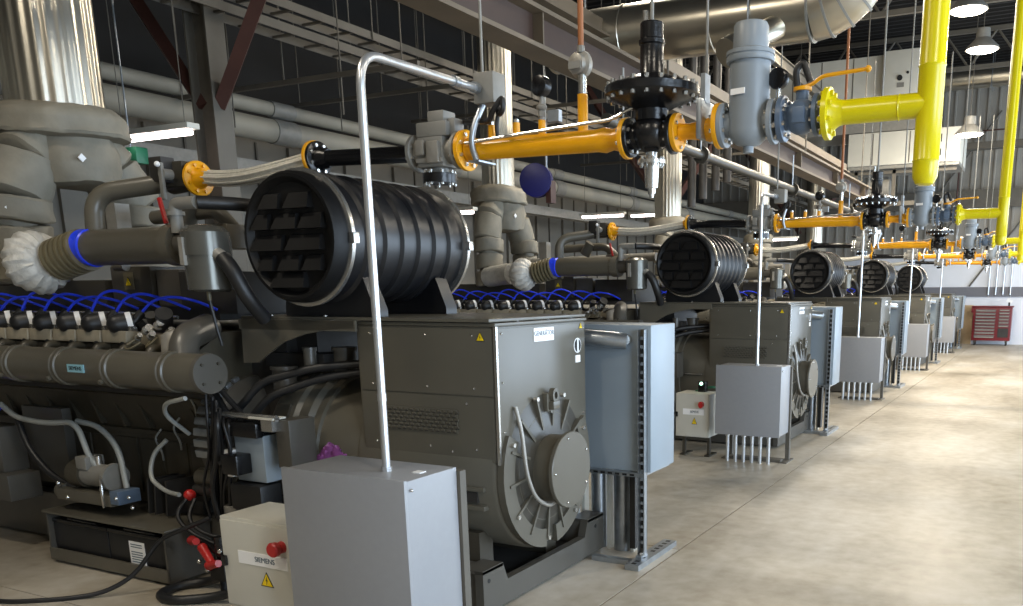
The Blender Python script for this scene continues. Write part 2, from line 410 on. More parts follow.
    # heads
    for i in range(10):
        xc = -4.83 - i * 0.235
        b = MB('block')
        b.box(xc - 0.108, xc + 0.108, 3.17, 3.46, 1.345, 1.415, 'headmetal', bev=0.010, rot=Matrix.Rotation(math.radians(-6), 3, 'X'))
        b.box(xc - 0.085, xc + 0.085, 3.19, 3.30, 1.27, 1.35, 'block', bev=0.008)
        b.cyl((xc + 0.075, 3.165, 1.345), (xc + 0.075, 3.20, 1.345), 0.024, 'inkdark', seg=12)
        b.cyl((xc - 0.04, 3.16, 1.30), (xc - 0.04, 3.2, 1.30), 0.012, 'steel', seg=6)
        h = b.build('cylinder_head', g)
        MB('block').box(xc - 0.10, xc + 0.10, 4.46, 4.84, 1.31, 1.42, 'castgrey', 0.012, Matrix.Rotation(math.radians(14), 3, 'X')).build('cylinder_head', g)
        b = MB('black')
        a = Vector((xc + 0.05, 3.27, 1.475)); d = Vector((-0.50, -0.80, -0.12)).normalized()
        b.cyl(a, a + d * 0.085, 0.058, 'black', seg=22); b.ball(a + d * 0.085, 0.056, 'black', seg=16)
        b.cyl(a, a - d * 0.05 + Vector((0, 0, 0.05)), 0.026, 'black', seg=10); b.cyl(a - d * 0.02, (xc + 0.06, 3.34, 1.40), 0.03, 'black', seg=10)
        c_ = b.build('ignition_coil', h, 'black ignition coil')
        b = MB('steel')
        b.lathe(a + d * 0.008, d, [(0, 0.0615), (0.028, 0.0615)], 'white', 22)
        b.box(xc + 0.07, xc + 0.10, 3.21, 3.25, 1.42, 1.455, 'steel', bev=0.004)
        b.build('clamp_band', h, 'bright steel clamp')
        b = MB('blue')
        q = a - d * 0.05 + Vector((0, 0, 0.05)); j = 0.02 * (i % 3)
        b.tube([q, q + Vector((0.06, 0.02, 0.06 + j)), q + Vector((0.17, 0.05, 0.09 + j)), q + Vector((0.29, 0.12, 0.07)), q + Vector((0.36, 0.22, 0.01))], 0.0085, 'blue', 8, bend=0.10)
        b.build('ignition_lead', h, 'blue ignition lead')
    # log pipe
    b = MB('olive')
    xs = -3.93; LZ = 1.228; prof = [(0, 0.095), (0.02, 0.102)]
    t = 0.02
    while t < 3.1:
        prof += [(t + 0.20, 0.102), (t + 0.205, 0.111), (t + 0.225, 0.111), (t + 0.23, 0.104), (t + 0.24, 0.104), (t + 0.245, 0.111), (t + 0.265, 0.111), (t + 0.27, 0.102), (t + 0.46, 0.102)]; t += 0.46
    b.lathe((xs, 3.06, LZ), (-1, 0, 0), prof, 'olive', 36)
    b.lathe((xs + 0.02, 3.06, LZ), (-1, 0, 0), [(0, 0.104), (0.025, 0.108)], 'skid', 36)
    for i in range(4):
        w = PI / 4 + i * PI / 2; b.cyl((xs + 0.015, 3.06 + 0.07 * math.cos(w), LZ + 0.07 * math.sin(w)), (xs + 0.030, 3.06 + 0.07 * math.cos(w), LZ + 0.07 * math.sin(w)), 0.009, 'olive_dark', seg=6)
    for i in range(12):
        x = -4.45 - i * 0.235; b.tube([(x, 3.10, 1.29), (x, 3.13, 1.34), (x, 3.24, 1.33)], 0.026, 'block', 10, bend=0.05)
        if i % 2: b.cyl((x, 2.975, 1.165), (x, 2.955, 1.158), 0.014, 'olive', seg=8)
    lg = b.build('charge_air_manifold', g)
    b = MB('cyan'); b.box(-4.945, -4.80, 2.952, 2.960, 1.208, 1.252); npl = b.build('name_plate', lg, 'pale blue name plate')
    text('lettering', 'SIEMENS', npl, 0.030, (-4.872, 2.951, 1.23), RF, 'inkdark')
    # elbow to manifold / turning housing
    b = MB('cast')
    b.tube([(-4.17, 3.10, 1.24), (-4.22, 3.16, 1.40), (-4.32, 3.40, 1.45)], 0.075, 'skid', 20, bend=0.12)
    b.lathe((-4.27, 3.16, 1.28), (-0.35, 0.2, 1), [(0, 0.07), (0.02, 0.085), (0.05, 0.085), (0.14, 0.075), (0.16, 0.05)], 'cast', 24)
    b.build('manifold_elbow', g)
    b = MB('valve')    # gear cover
    b.lathe((-4.36, 3.62, 0.80), (1, 0, 0), [(0, 0.34), (0.02, 0.36), (0.14, 0.36), (0.17, 0.33), (0.20, 0.24), (0.22, 0.1)], 'skid', 44)
    for i in range(9):
        w = PI * 0.62 + i * 0.17
        R = Matrix.Rotation(w, 3, 'X'); cy, cz = 3.62 + math.cos(w) * 0.365, 0.80 + math.sin(w) * 0.365
        b.box(-4.35, -4.235, cy - 0.016, cy + 0.016, cz - 0.022, cz + 0.022, 'galv', bev=0.006, rot=R)
    b.build('gear_cover', g)
    b = MB('red'); b.lathe((-4.16, 3.26, 0.845), (0.6, -0.8, 0), [(0, 0.034), (0.02, 0.034), (0.03, 0.024)], 'toolred', 20); b.build('filler_cap', g, 'dark red round cap')
    # starter motor
    b = MB('olive')
    b.cyl((-4.42, 3.32, 0.58), (-4.06, 3.32, 0.58), 0.055, 'olive', seg=20); b.cyl((-4.06, 3.32, 0.58), (-4.03, 3.32, 0.58), 0.045, 'void', seg=20)
    b.cyl((-4.4, 3.26, 0.52), (-4.2, 3.26, 0.52), 0.03, 'void', seg=14)
    b.box(-4.06, -4.0, 3.32, 3.38, 0.35, 0.66, 'olive'); b.cyl((-4.03, 3.25, 0.36), (-4.03, 3.25, 0.47), 0.085, 'castgrey', seg=20)
    b.build('starter_motor', g)
    b = MB('red'); b.ball((-4.38, 3.20, 0.50), 0.034, 'red', seg=12); b.build('terminal_cap', g, 'bright red terminal cap')
    # sensor boxes on the engine front
    b = MB('cast')
    b.box(-3.96, -3.74, 3.20, 3.36, 0.63, 0.93, 'cabblue', bev=0.006); b.box(-4.02, -3.96, 3.17, 3.33, 0.65, 0.80, 'white', bev=0.004)
    b.box(-3.66, -3.56, 3.22, 3.40, 0.72, 0.98, 'skid', bev=0.004)
    eb = b.build('engine_controller', g, 'blue grey electronic engine controller')
    b = MB('blackpaint')
    b.box(-3.96, -3.84, 3.10, 3.20, 0.68, 0.79, 'blackpaint', bev=0.008); b.box(-4.0, -3.74, 3.16, 3.30, 0.88, 0.96, 'blackpaint', bev=0.008)
    b.box(-3.98, -3.74, 3.15, 3.30, 0.47, 0.62, 'black', bev=0.02); b.cyl((-3.92, 3.22, 0.40), (-3.92, 3.22, 0.48), 0.07, 'black', seg=16)
    b.build('cable_connector', eb)
    b = MB('steel'); b.cyl((-4.02, 3.20, 0.99), (-3.62, 3.20, 0.99), 0.018, 'steel', seg=12); b.box(-3.80, -3.62, 3.17, 3.26, 0.985, 0.995, 'box')
    b.box(-3.72, -3.64, 3.18, 3.22, 0.92, 0.985, 'steel'); b.build('support_bar', g)
    # black cables and hoses around the bell housing
    for k, (pts, r, m) in enumerate([
        ([(-4.25, 3.35, 0.92), (-4.0, 3.30, 1.02), (-3.9, 3.36, 1.16), (-3.6, 3.5, 1.24), (-3.3, 3.7, 1.26)], 0.022, 'black'),
        ([(-4.2, 3.38, 0.84), (-3.96, 3.33, 0.96), (-3.86, 3.38, 1.08), (-3.6, 3.52, 1.18), (-3.3, 3.7, 1.22)], 0.022, 'black'),
        ([(-4.15, 3.25, 1.12), (-4.0, 3.22, 0.96), (-3.92, 3.24, 0.90)], 0.018, 'black'),
        ([(-4.1, 3.22, 1.16), (-3.95, 3.25, 1.0), (-3.85, 3.22, 0.95)], 0.016, 'black'),
        ([(-4.38, 3.20, 0.50), (-4.40, 3.10, 0.40), (-4.30, 3.12, 0.30), (-4.15, 3.15, 0.25)], 0.012, 'black'),
        ([(-4.34, 3.20, 0.48), (-4.32, 3.12, 0.38), (-4.22, 3.14, 0.30), (-4.1, 3.2, 0.27)], 0.012, 'black'),
        ([(-4.0, 3.14, 0.72), (-4.15, 3.2, 0.78), (-4.2, 3.3, 0.86)], 0.014, 'black')]):
        MB(m).tube(pts, r, m, 10, bend=0.1).build('cable', g)
    b = MB('cast')
    for (x, y, z, r, h) in ((-3.92, 3.55, 1.10, 0.065, 0.11), (-3.72, 3.56, 1.22, 0.035, 0.10), (-3.56, 3.66, 1.20, 0.06, 0.12)):
        b.cyl((x, y, z), (x, y, z + h), r, 'skid', seg=18); b.cyl((x, y, z + h), (x, y, z + h + 0.02), r * 1.15, 'skid', seg=18)
    b.box(-4.12, -3.66, 3.6, 3.8, 1.20, 1.30, 'void', bev=0.01)
    b.build('thermostat_housing', g)
    # white hoses in front of block
    for pts, r in [([(-5.97, 3.12, 0.95), (-5.8, 3.10, 0.88), (-5.5, 3.10, 0.86), (-5.27, 3.12, 0.88), (-5.20, 3.12, 0.84), (-5.14, 3.12, 0.68), (-5.10, 3.14, 0.60)], 0.017),
                   ([(-5.27, 3.16, 0.88), (-5.10, 3.18, 0.86), (-4.94, 3.18, 0.74), (-4.88, 3.16, 0.50)], 0.017),
                   ([(-4.36, 3.12, 0.52), (-4.5, 3.14, 0.52), (-4.66, 3.16, 0.58), (-4.66, 3.2, 0.72), (-4.58, 3.24, 0.80)], 0.013),
                   ([(-4.05, 3.0, 1.10), (-4.25, 3.02, 1.06), (-4.34, 3.08, 0.98), (-4.32, 3.2, 0.86)], 0.012)]:
        MB('hose').tube(pts, r, 'hose', 10, bend=0.12).build('hose', g, 'pale grey hose')
    MB('black').tube([(-5.85, 3.14, 0.86), (-5.75, 3.12, 0.68), (-5.55, 3.12, 0.52), (-5.3, 3.14, 0.44)], 0.02, 'black', 10, bend=0.15).build('hose', g)
    # fittings and harnesses at the engine corner
    b = MB('steel')
    for (x, y, z, r) in ((-4.60, 3.22, 1.43, .022), (-4.55, 3.20, 1.40, .016), (-4.50, 3.22, 1.46, .02), (-4.66, 3.20, 1.39, .014), (-4.44, 3.24, 1.42, .018)):
        b.cyl((x, y, z), (x + 0.05, y - 0.02, z + 0.02), r, 'steel', seg=12); b.ball((x, y, z), r * 1.3, 'cast', seg=10)
    b.box(-4.70, -4.42, 3.24, 3.34, 1.34, 1.41, 'headmetal', bev=0.01); b.build('fuel_fitting', g, 'bright steel fittings')
    MB('black').cyl((-4.50, 3.26, 1.47), (-4.44, 3.22, 1.53), 0.045, 'black', seg=18).cyl((-4.62, 3.28, 1.46), (-4.58, 3.24, 1.52), 0.03, 'black', seg=14).build('sensor', g)
    for pts, r in [([(-4.55, 3.20, 1.38), (-4.52, 3.14, 1.34), (-4.48, 3.14, 1.36), (-4.46, 3.18, 1.40)], 0.006), ([(-4.66, 3.18, 1.38), (-4.68, 3.12, 1.34), (-4.62, 3.11, 1.33), (-4.58, 3.16, 1.37)], 0.006)]:
        MB('bellow').tube(pts, r, 'bellow', 8, bend=0.03).build('thin_wire', g)
    rg = random.Random(9)
    for k in range(8):
        x = -4.12 + 0.02 * k; y = 3.18 + rg.uniform(-.03, .03)
        MB('black').tube([(x, y, 1.10 - 0.02 * k), (x + 0.04, y - 0.04, 0.95), (x + 0.02 + rg.uniform(-.05, .05), y - 0.02, 0.78), (x - 0.08 + rg.uniform(-.05, .05), y, 0.56), (x - 0.1, y + 0.02, 0.38)], 0.008 + 0.004 * (k % 3), 'black', 8, bend=0.1).build('wiring_cable', g)
    MB('galv').tube([(-6.9, 3.30, 1.50), (-6.0, 3.34, 1.52), (-5.0, 3.40, 1.52), (-4.6, 3.42, 1.50)], 0.010, 'steel', 8, bend=0.1).build('fuel_rail', g)
    for k, (x, z) in enumerate(((-4.9, 0.62), (-4.72, 0.70), (-4.55, 0.92))):
        MB('bellow').tube([(x, 3.43, z), (x + 0.04, 3.40, z + 0.06), (x - 0.02, 3.40, z + 0.14), (x + 0.03, 3.42, z + 0.2)], 0.006, 'hose', 8, bend=0.04).build('thin_wire', g)
    # pump on plate
    b = MB('cast')
    b.box(-5.42, -4.90, 3.06, 3.24, 0.40, 0.47, 'olive', bev=0.006); b.cyl((-5.46, 3.12, 0.44), (-5.40, 3.12, 0.44), 0.05, 'olive', seg=16)
    b.cyl((-5.32, 3.15, 0.56), (-5.20, 3.15, 0.56), 0.085, 'block', seg=22); b.cyl((-5.2, 3.15, 0.56), (-4.98, 3.15, 0.56), 0.07, 'castgrey', seg=22)
    b.box(-5.22, -5.12, 3.08, 3.20, 0.60, 0.68, 'castgrey', bev=0.01); b.cyl((-5.1, 3.15, 0.6), (-5.1, 3.15, 0.68), 0.02, 'steel', seg=12)
    b.cyl((-4.98, 3.15, 0.56), (-4.95, 3.15, 0.56), 0.085, 'castgrey', seg=22); b.box(-4.9, -4.82, 3.06, 3.2, 0.42, 0.50, 'valve', bev=0.005)
    b.tube([(-4.99, 3.08, 0.58), (-4.93, 3.04, 0.56), (-4.92, 3.03, 0.46), (-4.95, 3.05, 0.40)], 0.008, 'steel', 8, bend=0.03)
    for x in (-5.40, -4.98): b.ball((x, 3.07, 0.50), 0.014, 'steel', seg=8)
    for (x, z) in ((-5.31, 0.42), (-4.84, 0.46), (-4.72, 0.48), (-4.70, 0.42)): b.ball((x, 3.06, z), 0.012, 'steel', seg=8)
    b.build('pump', g)
    b = MB('void')
    for x in (-4.76, -4.70, -4.60): b.box(x, x + 0.015, 3.2, 3.40, 0.345, 0.56, 'void', rot=Matrix.Rotation(0.12, 3, 'Y'))
    b.box(-4.85, -4.45, 3.33, 3.44, 0.34, 0.42, 'void'); b.build('mounting_bracket', g)
    # grey local panel at left edge
    b = MB('valve')
    b.box(-6.05, -5.62, 3.28, 3.34, 0.42, 0.92, 'skid', bev=0.006); b.box(-6.5, -5.9, 3.05, 3.25, 0.33, 0.50, 'skid', bev=0.006)
    b.box(-6.4, -6.02, 3.10, 3.26, 0.50, 0.80, 'skid', bev=0.01); b.box(-6.12, -6.06, 3.075, 3.10, 0.60, 0.74, 'clad'); b.build('pump_panel', g)
    b = MB('blue'); b.cyl((-6.12, 3.1, 0.93), (-6.0, 3.1, 0.93), 0.035, 'blue', seg=14); b.ball((-6.12, 3.1, 0.85), 0.05, 'copper', seg=12); b.cyl((-6.2, 3.05, 1.02), (-6.0, 3.0, 1.06), 0.03, 'bellow', seg=12)
    b.build('drain_valve', g, 'brass drain valve with blue handle')
    # ---- upper level: valley box, charge air pipe, canister
    b = MB('olive_dark')
    b.box(-5.40, -5.02, 3.58, 3.9, 1.56, 1.80, 'olive_dark', bev=0.006); b.box(-5.00, -4.78, 3.60, 3.9, 1.56, 1.78, 'skid', bev=0.01)
    b.box(-4.72, -4.25, 3.55, 4.3, 1.52, 1.76, 'void'); b.cyl((-5.22, 3.5, 1.80), (-5.12, 3.5, 1.80), 0.03, 'olive', seg=12)
    b.box(-7.2, -5.5, 3.6, 4.5, 1.56, 1.72, 'olive_dark')
    vb = b.build('throttle_box', g)
    b = MB('clad'); b.box(-5.27, -5.18, 3.574, 3.579, 1.66, 1.765, 'bellow'); warn_tri(b, -5.225, 1.70, 0.055, 'XZ', 3.573); b.build('warning_sign', vb)
    b = MB('olive')
    b.lathe((-5.10, 3.25, 1.895), (1, 0, 0), [(0, 0.098), (0.01, 0.10), (0.76, 0.10), (0.77, 0.112), (0.85, 0.112)], 'olive', 36)
    b.tube([(-5.02, 3.27, 1.93), (-5.04, 3.30, 2.20), (-4.72, 3.52, 2.26)], 0.052, 'olive', 20, bend=0.16, n=9)
    ca = b.build('charge_air_pipe', g)
    b = MB('blue'); b.lathe((-5.10, 3.25, 1.895), (1, 0, 0), [(0, 0.102), (0.01, 0.108), (0.045, 0.102), (0.08, 0.108), (0.09, 0.102)], 'blue', 32); b.build('clamp_sleeve', ca, 'blue clamp sleeve')
    b = MB('bellow')
    prof = []
    for i in range(6): prof += [(i * 0.04, 0.088), (i * 0.04 + 0.008, 0.122), (i * 0.04 + 0.026, 0.122), (i * 0.04 + 0.034, 0.088)]
    b.lathe((-5.31, 3.21, 1.83), (1, 0.16, 0.26), prof + [(0.24, 0.088)], 'bellow', 32); b.build('expansion_bellows', ca, 'tan ribbed expansion bellows')
    b = MB('olive')
    b.lathe((-4.04, 3.22, 1.645), (0, 0, 1), [(0, 0.09), (0.012, 0.112), (0.19, 0.115)], 'galv2', 36)
    b.lathe((-4.04, 3.22, 1.83), (0, 0, 1), [(0, 0.122), (0.03, 0.124), (0.12, 0.120), (0.15, 0.09), (0.16, 0.03)], 'galv2', 36)
    b.cyl((-4.30, 3.25, 1.895), (-4.10, 3.23, 1.895), 0.07, 'skid', seg=20)
    b.box(-4.08, -4.05, 3.085, 3.115, 1.78, 1.92, 'cast'); b.cyl((-4.06, 3.22, 1.60), (-4.06, 3.22, 1.66), 0.012, 'bellow', seg=8)
    b.cyl((-3.98, 3.20, 1.86), (-3.88, 3.20, 1.81), 0.035, 'castgrey', seg=14); b.tube([(-4.06, 3.22, 1.60), (-4.05, 3.24, 1.45), (-4.05, 3.26, 1.36)], 0.009, 'black', 8)
    b.tube([(-4.22, 3.2, 1.95), (-4.22, 3.2, 2.10), (-4.05, 3.2, 2.10)], 0.032, 'castgrey', 14, bend=0.03); b.cyl((-4.22, 3.2, 2.04), (-4.22, 3.2, 2.06), 0.045, 'castgrey', seg=14)
    b.build('breather_canister', g)
    b = MB('black')
    b.tube([(-4.05, 3.2, 2.10), (-3.95, 3.35, 2.10), (-3.93, 3.9, 2.10)], 0.035, 'black', 14, bend=0.1)
    b.build('breather_hose', g)
    MB('black').tube([(-3.90, 3.20, 1.82), (-3.84, 3.20, 1.76), (-3.80, 3.24, 1.62), (-3.82, 3.36, 1.50)], 0.04, 'black', 14, bend=0.12).build('breather_hose', g)
    MB('red').box(-4.345, -4.325, 3.20, 3.22, 2.0, 2.14, 'red', 0.006, Matrix.Rotation(-0.25, 3, 'Y')).build('lever', g, 'red valve lever')
    # coolant pipes behind
    b = MB('olive_dark')
    b.tube([(-5.35, 3.9, 2.12), (-4.75, 3.9, 2.14), (-4.62, 3.9, 2.02)], 0.045, 'olive', 16, bend=0.08)
    b.tube([(-5.9, 4.1, 1.98), (-4.9, 4.1, 2.0), (-4.2, 4.1, 2.02)], 0.05, 'castgrey', 16)
    b.cyl((-5.02, 3.86, 2.05), (-4.94, 3.86, 2.18), 0.06, 'olive', seg=14); b.box(-4.66, -4.45, 3.7, 3.95, 1.90, 2.04, 'olive', bev=0.01)
    b.box(-5.55, -5.45, 3.7, 3.8, 1.9, 2.2, 'castgrey'); b.build('coolant_pipe', g)
    return g

def air_filter():
    t = thing('air_filter', '', 'air filter', (-3.53, 3.9, 1.512), 'black air filters on top of the generators')
    c = (-3.53, 3.385, 1.915); R_ = 0.325
    b = MB('blackgloss')
    prof = [(0.03, R_ - 0.01)]
    for i in range(6):
        y = 0.12 + i * 0.135
        prof += [(y, R_ - 0.005), (y + 0.015, R_ + 0.013), (y + 0.04, R_ + 0.013), (y + 0.055, R_ - 0.005)]
    prof += [(0.98, R_ - 0.01)]
    b.lathe(c, (0, 1, 0), prof, 'blackgloss', 64); b.build('housing', t)
    for y in (3.385, 4.345):
        b = MB('steel'); b.lathe((c[0], y, c[2]), (0, 1, 0), [(0, R_ + 0.005), (0.004, R_ + 0.022), (0.026, R_ + 0.022), (0.03, R_ + 0.005)], 'steel', 64)
        b.box(c[0] + R_ + 0.005, c[0] + R_ + 0.04, y - 0.005, y + 0.035, c[2] - 0.035, c[2] + 0.02, 'steel', bev=0.005)
        b.build('clamp_ring', t, 'silver clamp ring')
    b = MB('capblack')
    # dished cap: ring wall + recessed face with slanted louvre boxes
    b.lathe((c[0], 3.30, c[2]), (0, 1, 0), [(0.035, 0.05), (0.032, 0.27), (0.012, 0.285), (0.0, 0.295), (0.0, 0.312), (0.02, 0.325), (0.10, 0.33)], 'capblack', 64)
    rows = [(0.175, [(-0.115, 0.07), (0.075, 0.085)]), (0.075, [(-0.19, 0.06), (-0.02, 0.085), (0.16, 0.08)]), (-0.03, [(-0.155, 0.11), (0.10, 0.12)]),
            (-0.13, [(-0.175, 0.055), (-0.01, 0.075), (0.15, 0.065)]), (-0.215, [(-0.03, 0.12)])]
    for z, cells in rows:
        for x, hw in cells:
            x0, x1 = c[0] + x - hw, c[0] + x + hw
            zz = c[2] + z
            vs = [b.bm.verts.new(p) for p in ((x0, 3.335, zz - 0.035), (x1, 3.335, zz - 0.035), (x1 - 0.012, 3.335, zz + 0.045), (x0 + 0.012, 3.335, zz + 0.045),
                                              (x0, 3.285, zz - 0.035), (x1, 3.285, zz - 0.035), (x1 - 0.02, 3.318, zz + 0.04), (x0 + 0.02, 3.318, zz + 0.04))]
            for q in ((0, 1, 5, 4), (1, 2, 6, 5), (2, 3, 7, 6), (3, 0, 4, 7), (4, 5, 6, 7), (3, 2, 1, 0)): b.bm.faces.new([vs[i] for i in q]).material_index = b.mi('capblack')
    b.build('intake_cap', t)
    for y in (3.52, 4.12):
        b = MB('black')
        b.prism([(c[0] - 0.30, 1.513), (c[0] + 0.34, 1.513), (c[0] + 0.34, 1.55), (c[0] + 0.27, 1.72), (c[0] + 0.2, 1.68), (c[0], 1.60), (c[0] - 0.2, 1.68), (c[0] - 0.27, 1.72), (c[0] - 0.30, 1.56)], 'XZ', y, y + 0.10, 'blackgloss')
        b.build('saddle', t)
    return t

def control_box():
    t = thing('control_box', '', 'control box', (-3.13, 2.74, 0), 'ivory control boxes beside the engines')
    b = MB('box'); b.box(-3.385, -2.89, 2.61, 2.90, 0.20, 0.635, 'box', bev=0.006); b.box(-3.375, -2.90, 2.60, 2.612, 0.21, 0.62, 'box', bev=0.004); bd = b.build('enclosure', t)
    b = MB('white'); b.box(-3.27, -2.96, 2.597, 2.601, 0.425, 0.485); p = b.build('name_label', t, 'white strip label'); text('lettering', 'SIEMENS', p, 0.034, (-3.10, 2.596, 0.455), RF)
    b = MB('sign'); warn_tri(b, -3.10, 0.355, 0.07, 'XZ', 2.5995); b.build('warning_sign', t)
    b = MB('red'); b.lathe((-2.985, 2.60, 0.535), (0, -1, 0), [(0, 0.028), (0.02, 0.026), (0.022, 0.022), (0.03, 0.022), (0.032, 0.032), (0.055, 0.034), (0.062, 0.028)], 'red', 20); b.build('stop_button', t, 'red mushroom stop button')
    b = MB('blackpaint'); b.box(-3.375, -3.345, 2.585, 2.60, 0.40, 0.45, 'blackpaint', bev=0.006); b.build('latch', t)
    for x in (-3.32, -2.95): MB('olive_dark').box(x, x + 0.04, 2.68, 2.72, 0.0, 0.20).box(x - 0.02, x + 0.06, 2.64, 2.86, 0.0, 0.015).build('foot', t)
    return t

def cabinet():
    t = thing('junction_cabinet', '', 'cabinet', (-2.47, 2.62, 0), 'grey junction cabinets at the row ends')
    b = MB('cab'); b.box(-2.782, -2.150, 2.475, 2.79, 0.285, 0.937, 'cab', bev=0.003); b.build('enclosure', t)
    b = MB('cab'); b.box(-2.788, -2.145, 2.460, 2.477, 0.277, 0.943, 'cab', bev=0.003); b.build('door', t)
    for x, y, z, r in ((-2.143, 2.50, 0.90, 0.007), (-2.80, 2.52, 0.86, 0.014)):
        MB('steel').ball((x, y, z), r, 'steel', seg=8).build('cover_screw', t)
    MB('white').box(-2.24, -2.20, 2.62, 2.66, 0.937, 0.941, 'white').build('paper_tag', t)
    for i in range(6):
        x = -2.69 + i * 0.083
        MB('conduit').cyl((x, 2.56, 0.0), (x, 2.56, 0.285), 0.017, 'conduit', seg=14).cyl((x, 2.56, 0.25), (x, 2.56, 0.285), 0.022, 'conduit', seg=14).build('conduit_stub', t)
    for x in (-2.76, -2.175):
        b = MB('galv'); b.box(x, x + 0.04, 2.792, 2.832, 0.0, 0.92, 'truss'); b.box(x - 0.02, x + 0.06, 2.64, 2.90, 0.0, 0.012, 'truss'); b.build('post', t)
    MB('truss').box(-2.72, -2.18, 2.66, 2.76, 0.0, 0.03, 'truss').build('sill_channel', t)
    return t

def riser():
    t = thing('electrical_conduit', '', 'conduit', (-2.345, 2.61, 0.937), 'bent conduits rising from the cabinets')
    b = MB('conduit')
    b.tube([(-2.36, 2.61, 0.937), (-2.36, 2.61, 2.50), (-2.50, 3.54, 2.565)], 0.0165, 'conduit', 14, bend=0.13, n=10)
    b.cyl((-2.36, 2.61, 0.937), (-2.36, 2.61, 0.955), 0.022, 'conduit', seg=8); b.cyl((-2.36, 2.61, 1.22), (-2.36, 2.61, 1.25), 0.0185, 'conduit', seg=14)
    b.build('pipe_run', t)
    MB('galv').cyl((-2.466, 3.31, 2.5495), (-2.472, 3.35, 2.552), 0.024, 'galv', seg=14).build('coupling', t); MB('galv').cyl((-2.494, 3.50, 2.562), (-2.498, 3.535, 2.565), 0.026, 'galv', seg=8).build('lock_nut', t)
    return t
def jbox():
    t = thing('junction_box', '', 'junction box', (-2.45, 3.60, 2.5), 'small junction boxes above the gas pipes')
    b = MB('cabblue'); b.box(-2.525, -2.415, 3.545, 3.65, 2.50, 2.635, 'castgrey', bev=0.004); b.build('enclosure', t)
    b = MB('galv'); b.cyl((-2.51, 3.6, 2.635), (-2.51, 3.6, 5.0), 0.007, 'rod', seg=8); b.build('hanger_rod', t)
    b = MB('black'); b.tube([(-2.42, 3.58, 2.50), (-2.40, 3.56, 2.44), (-2.36, 3.54, 2.46), (-2.36, 3.54, 2.52), (-2.42, 3.54, 2.46), (-2.46, 3.57, 2.42), (-2.60, 3.62, 2.44), (-2.75, 3.7, 2.46)], 0.013, 'black', 8, bend=0.04)
    b.tube([(-2.40, 3.56, 2.46), (-2.42, 3.57, 2.40), (-2.42, 3.58, 2.33)], 0.010, 'black', 8, bend=0.02); b.build('cable', t)
    return t

def power_cabinet():
    t = thing('power_cabinet', '', 'cabinet', (-2.5, 4.8, 0), 'blue grey power cabinets on strut frames')
    b = MB('cabblue'); b.box(-2.85, -2.10, 4.62, 4.98, 0.56, 1.445, 'cabblue', bev=0.004); b.build('enclosure', t)
    def strut(bb, p0, p1, w=0.041):
        bb.box(p0[0], p1[0], p0[1], p1[1], p0[2], p1[2], 'galv')
    b = MB('galv')
    # perforated upright: U channel with slots
    b.box(-2.168, -2.162, 4.575, 4.616, 0.0, 1.42); b.box(-2.128, -2.122, 4.575, 4.616, 0.0, 1.42); b.box(-2.168, -2.122, 4.612, 4.618, 0.0, 1.42, 'truss')
    z = 0.08
    while z < 1.38:
        b.box(-2.158, -2.132, 4.606, 4.612, z, z + 0.028, 'inkdark'); b.box(-2.160, -2.130, 4.600, 4.611, z + 0.030, z + 0.048, 'galv'); z += 0.05
    b.build('strut_post', t, 'perforated galvanised strut post')
    b = MB('galv'); b.box(-2.85, -2.128, 4.575, 4.612, 0.535, 0.56, 'galv')
    x = -2.82
    while x < -2.18: b.box(x, x + 0.03, 4.573, 4.576, 0.541, 0.553, 'inkdark'); x += 0.05
    b.box(-2.17, -2.13, 4.62, 4.98, 0.54, 0.56); b.build('cross_strut', t)
    b = MB('galv'); b.box(-2.85, -2.81, 4.62, 4.66, 0.0, 0.54); b.build('strut_post', t)
    b = MB('galv')
    b.box(-2.44, -2.10, 4.48, 4.53, 0.0, 0.03); b.box(-2.17, -2.08, 4.40, 4.99, 0.0, 0.035)
    for y in (4.42, 4.47, 4.55, 4.70, 4.76, 4.82, 4.88, 4.94): b.box(-2.14, -2.11, y, y + 0.028, 0.0345, 0.036, 'inkdark')
    b.box(-2.16, -2.12, 4.53, 4.62, 0.03, 0.05, 'galv'); b.cyl((-2.14, 4.57, 0.05), (-2.14, 4.57, 0.065), 0.014, 'steel', seg=6)
    b.build('base_strut', t)
    for x, r in ((-2.74, 0.05), (-2.54, 0.052), (-2.37, 0.057)):
        b = MB('galv'); b.cyl((x, 4.78, 0), (x, 4.78, 0.56), r, 'galv', seg=24); b.build('conduit_stub', t, 'wide galvanised conduit')
    for x in (-2.64, -2.455, -2.285):
        b = MB('ply'); b.box(x - 0.012, x + 0.012, 4.74, 4.80, 0.0, 0.56, 'box'); b.build('support_slat', t, 'narrow cream slat')
    b = MB('truss'); b.box(-2.262, -2.225, 4.66, 4.74, 0.05, 0.56, 'void'); b.build('support_board', t)
    b = MB('galv'); b.tube([(-2.75, 4.48, 1.39), (-2.42, 4.52, 1.37), (-2.25, 4.60, 1.35)], 0.048, 'galv', 18, bend=0.15)
    b.cyl((-2.25, 4.615, 1.36), (-2.25, 4.585, 1.36), 0.03, 'steel', seg=12); b.build('cable_conduit', t, 'fat silver conduit entering the cabinet')
    return t

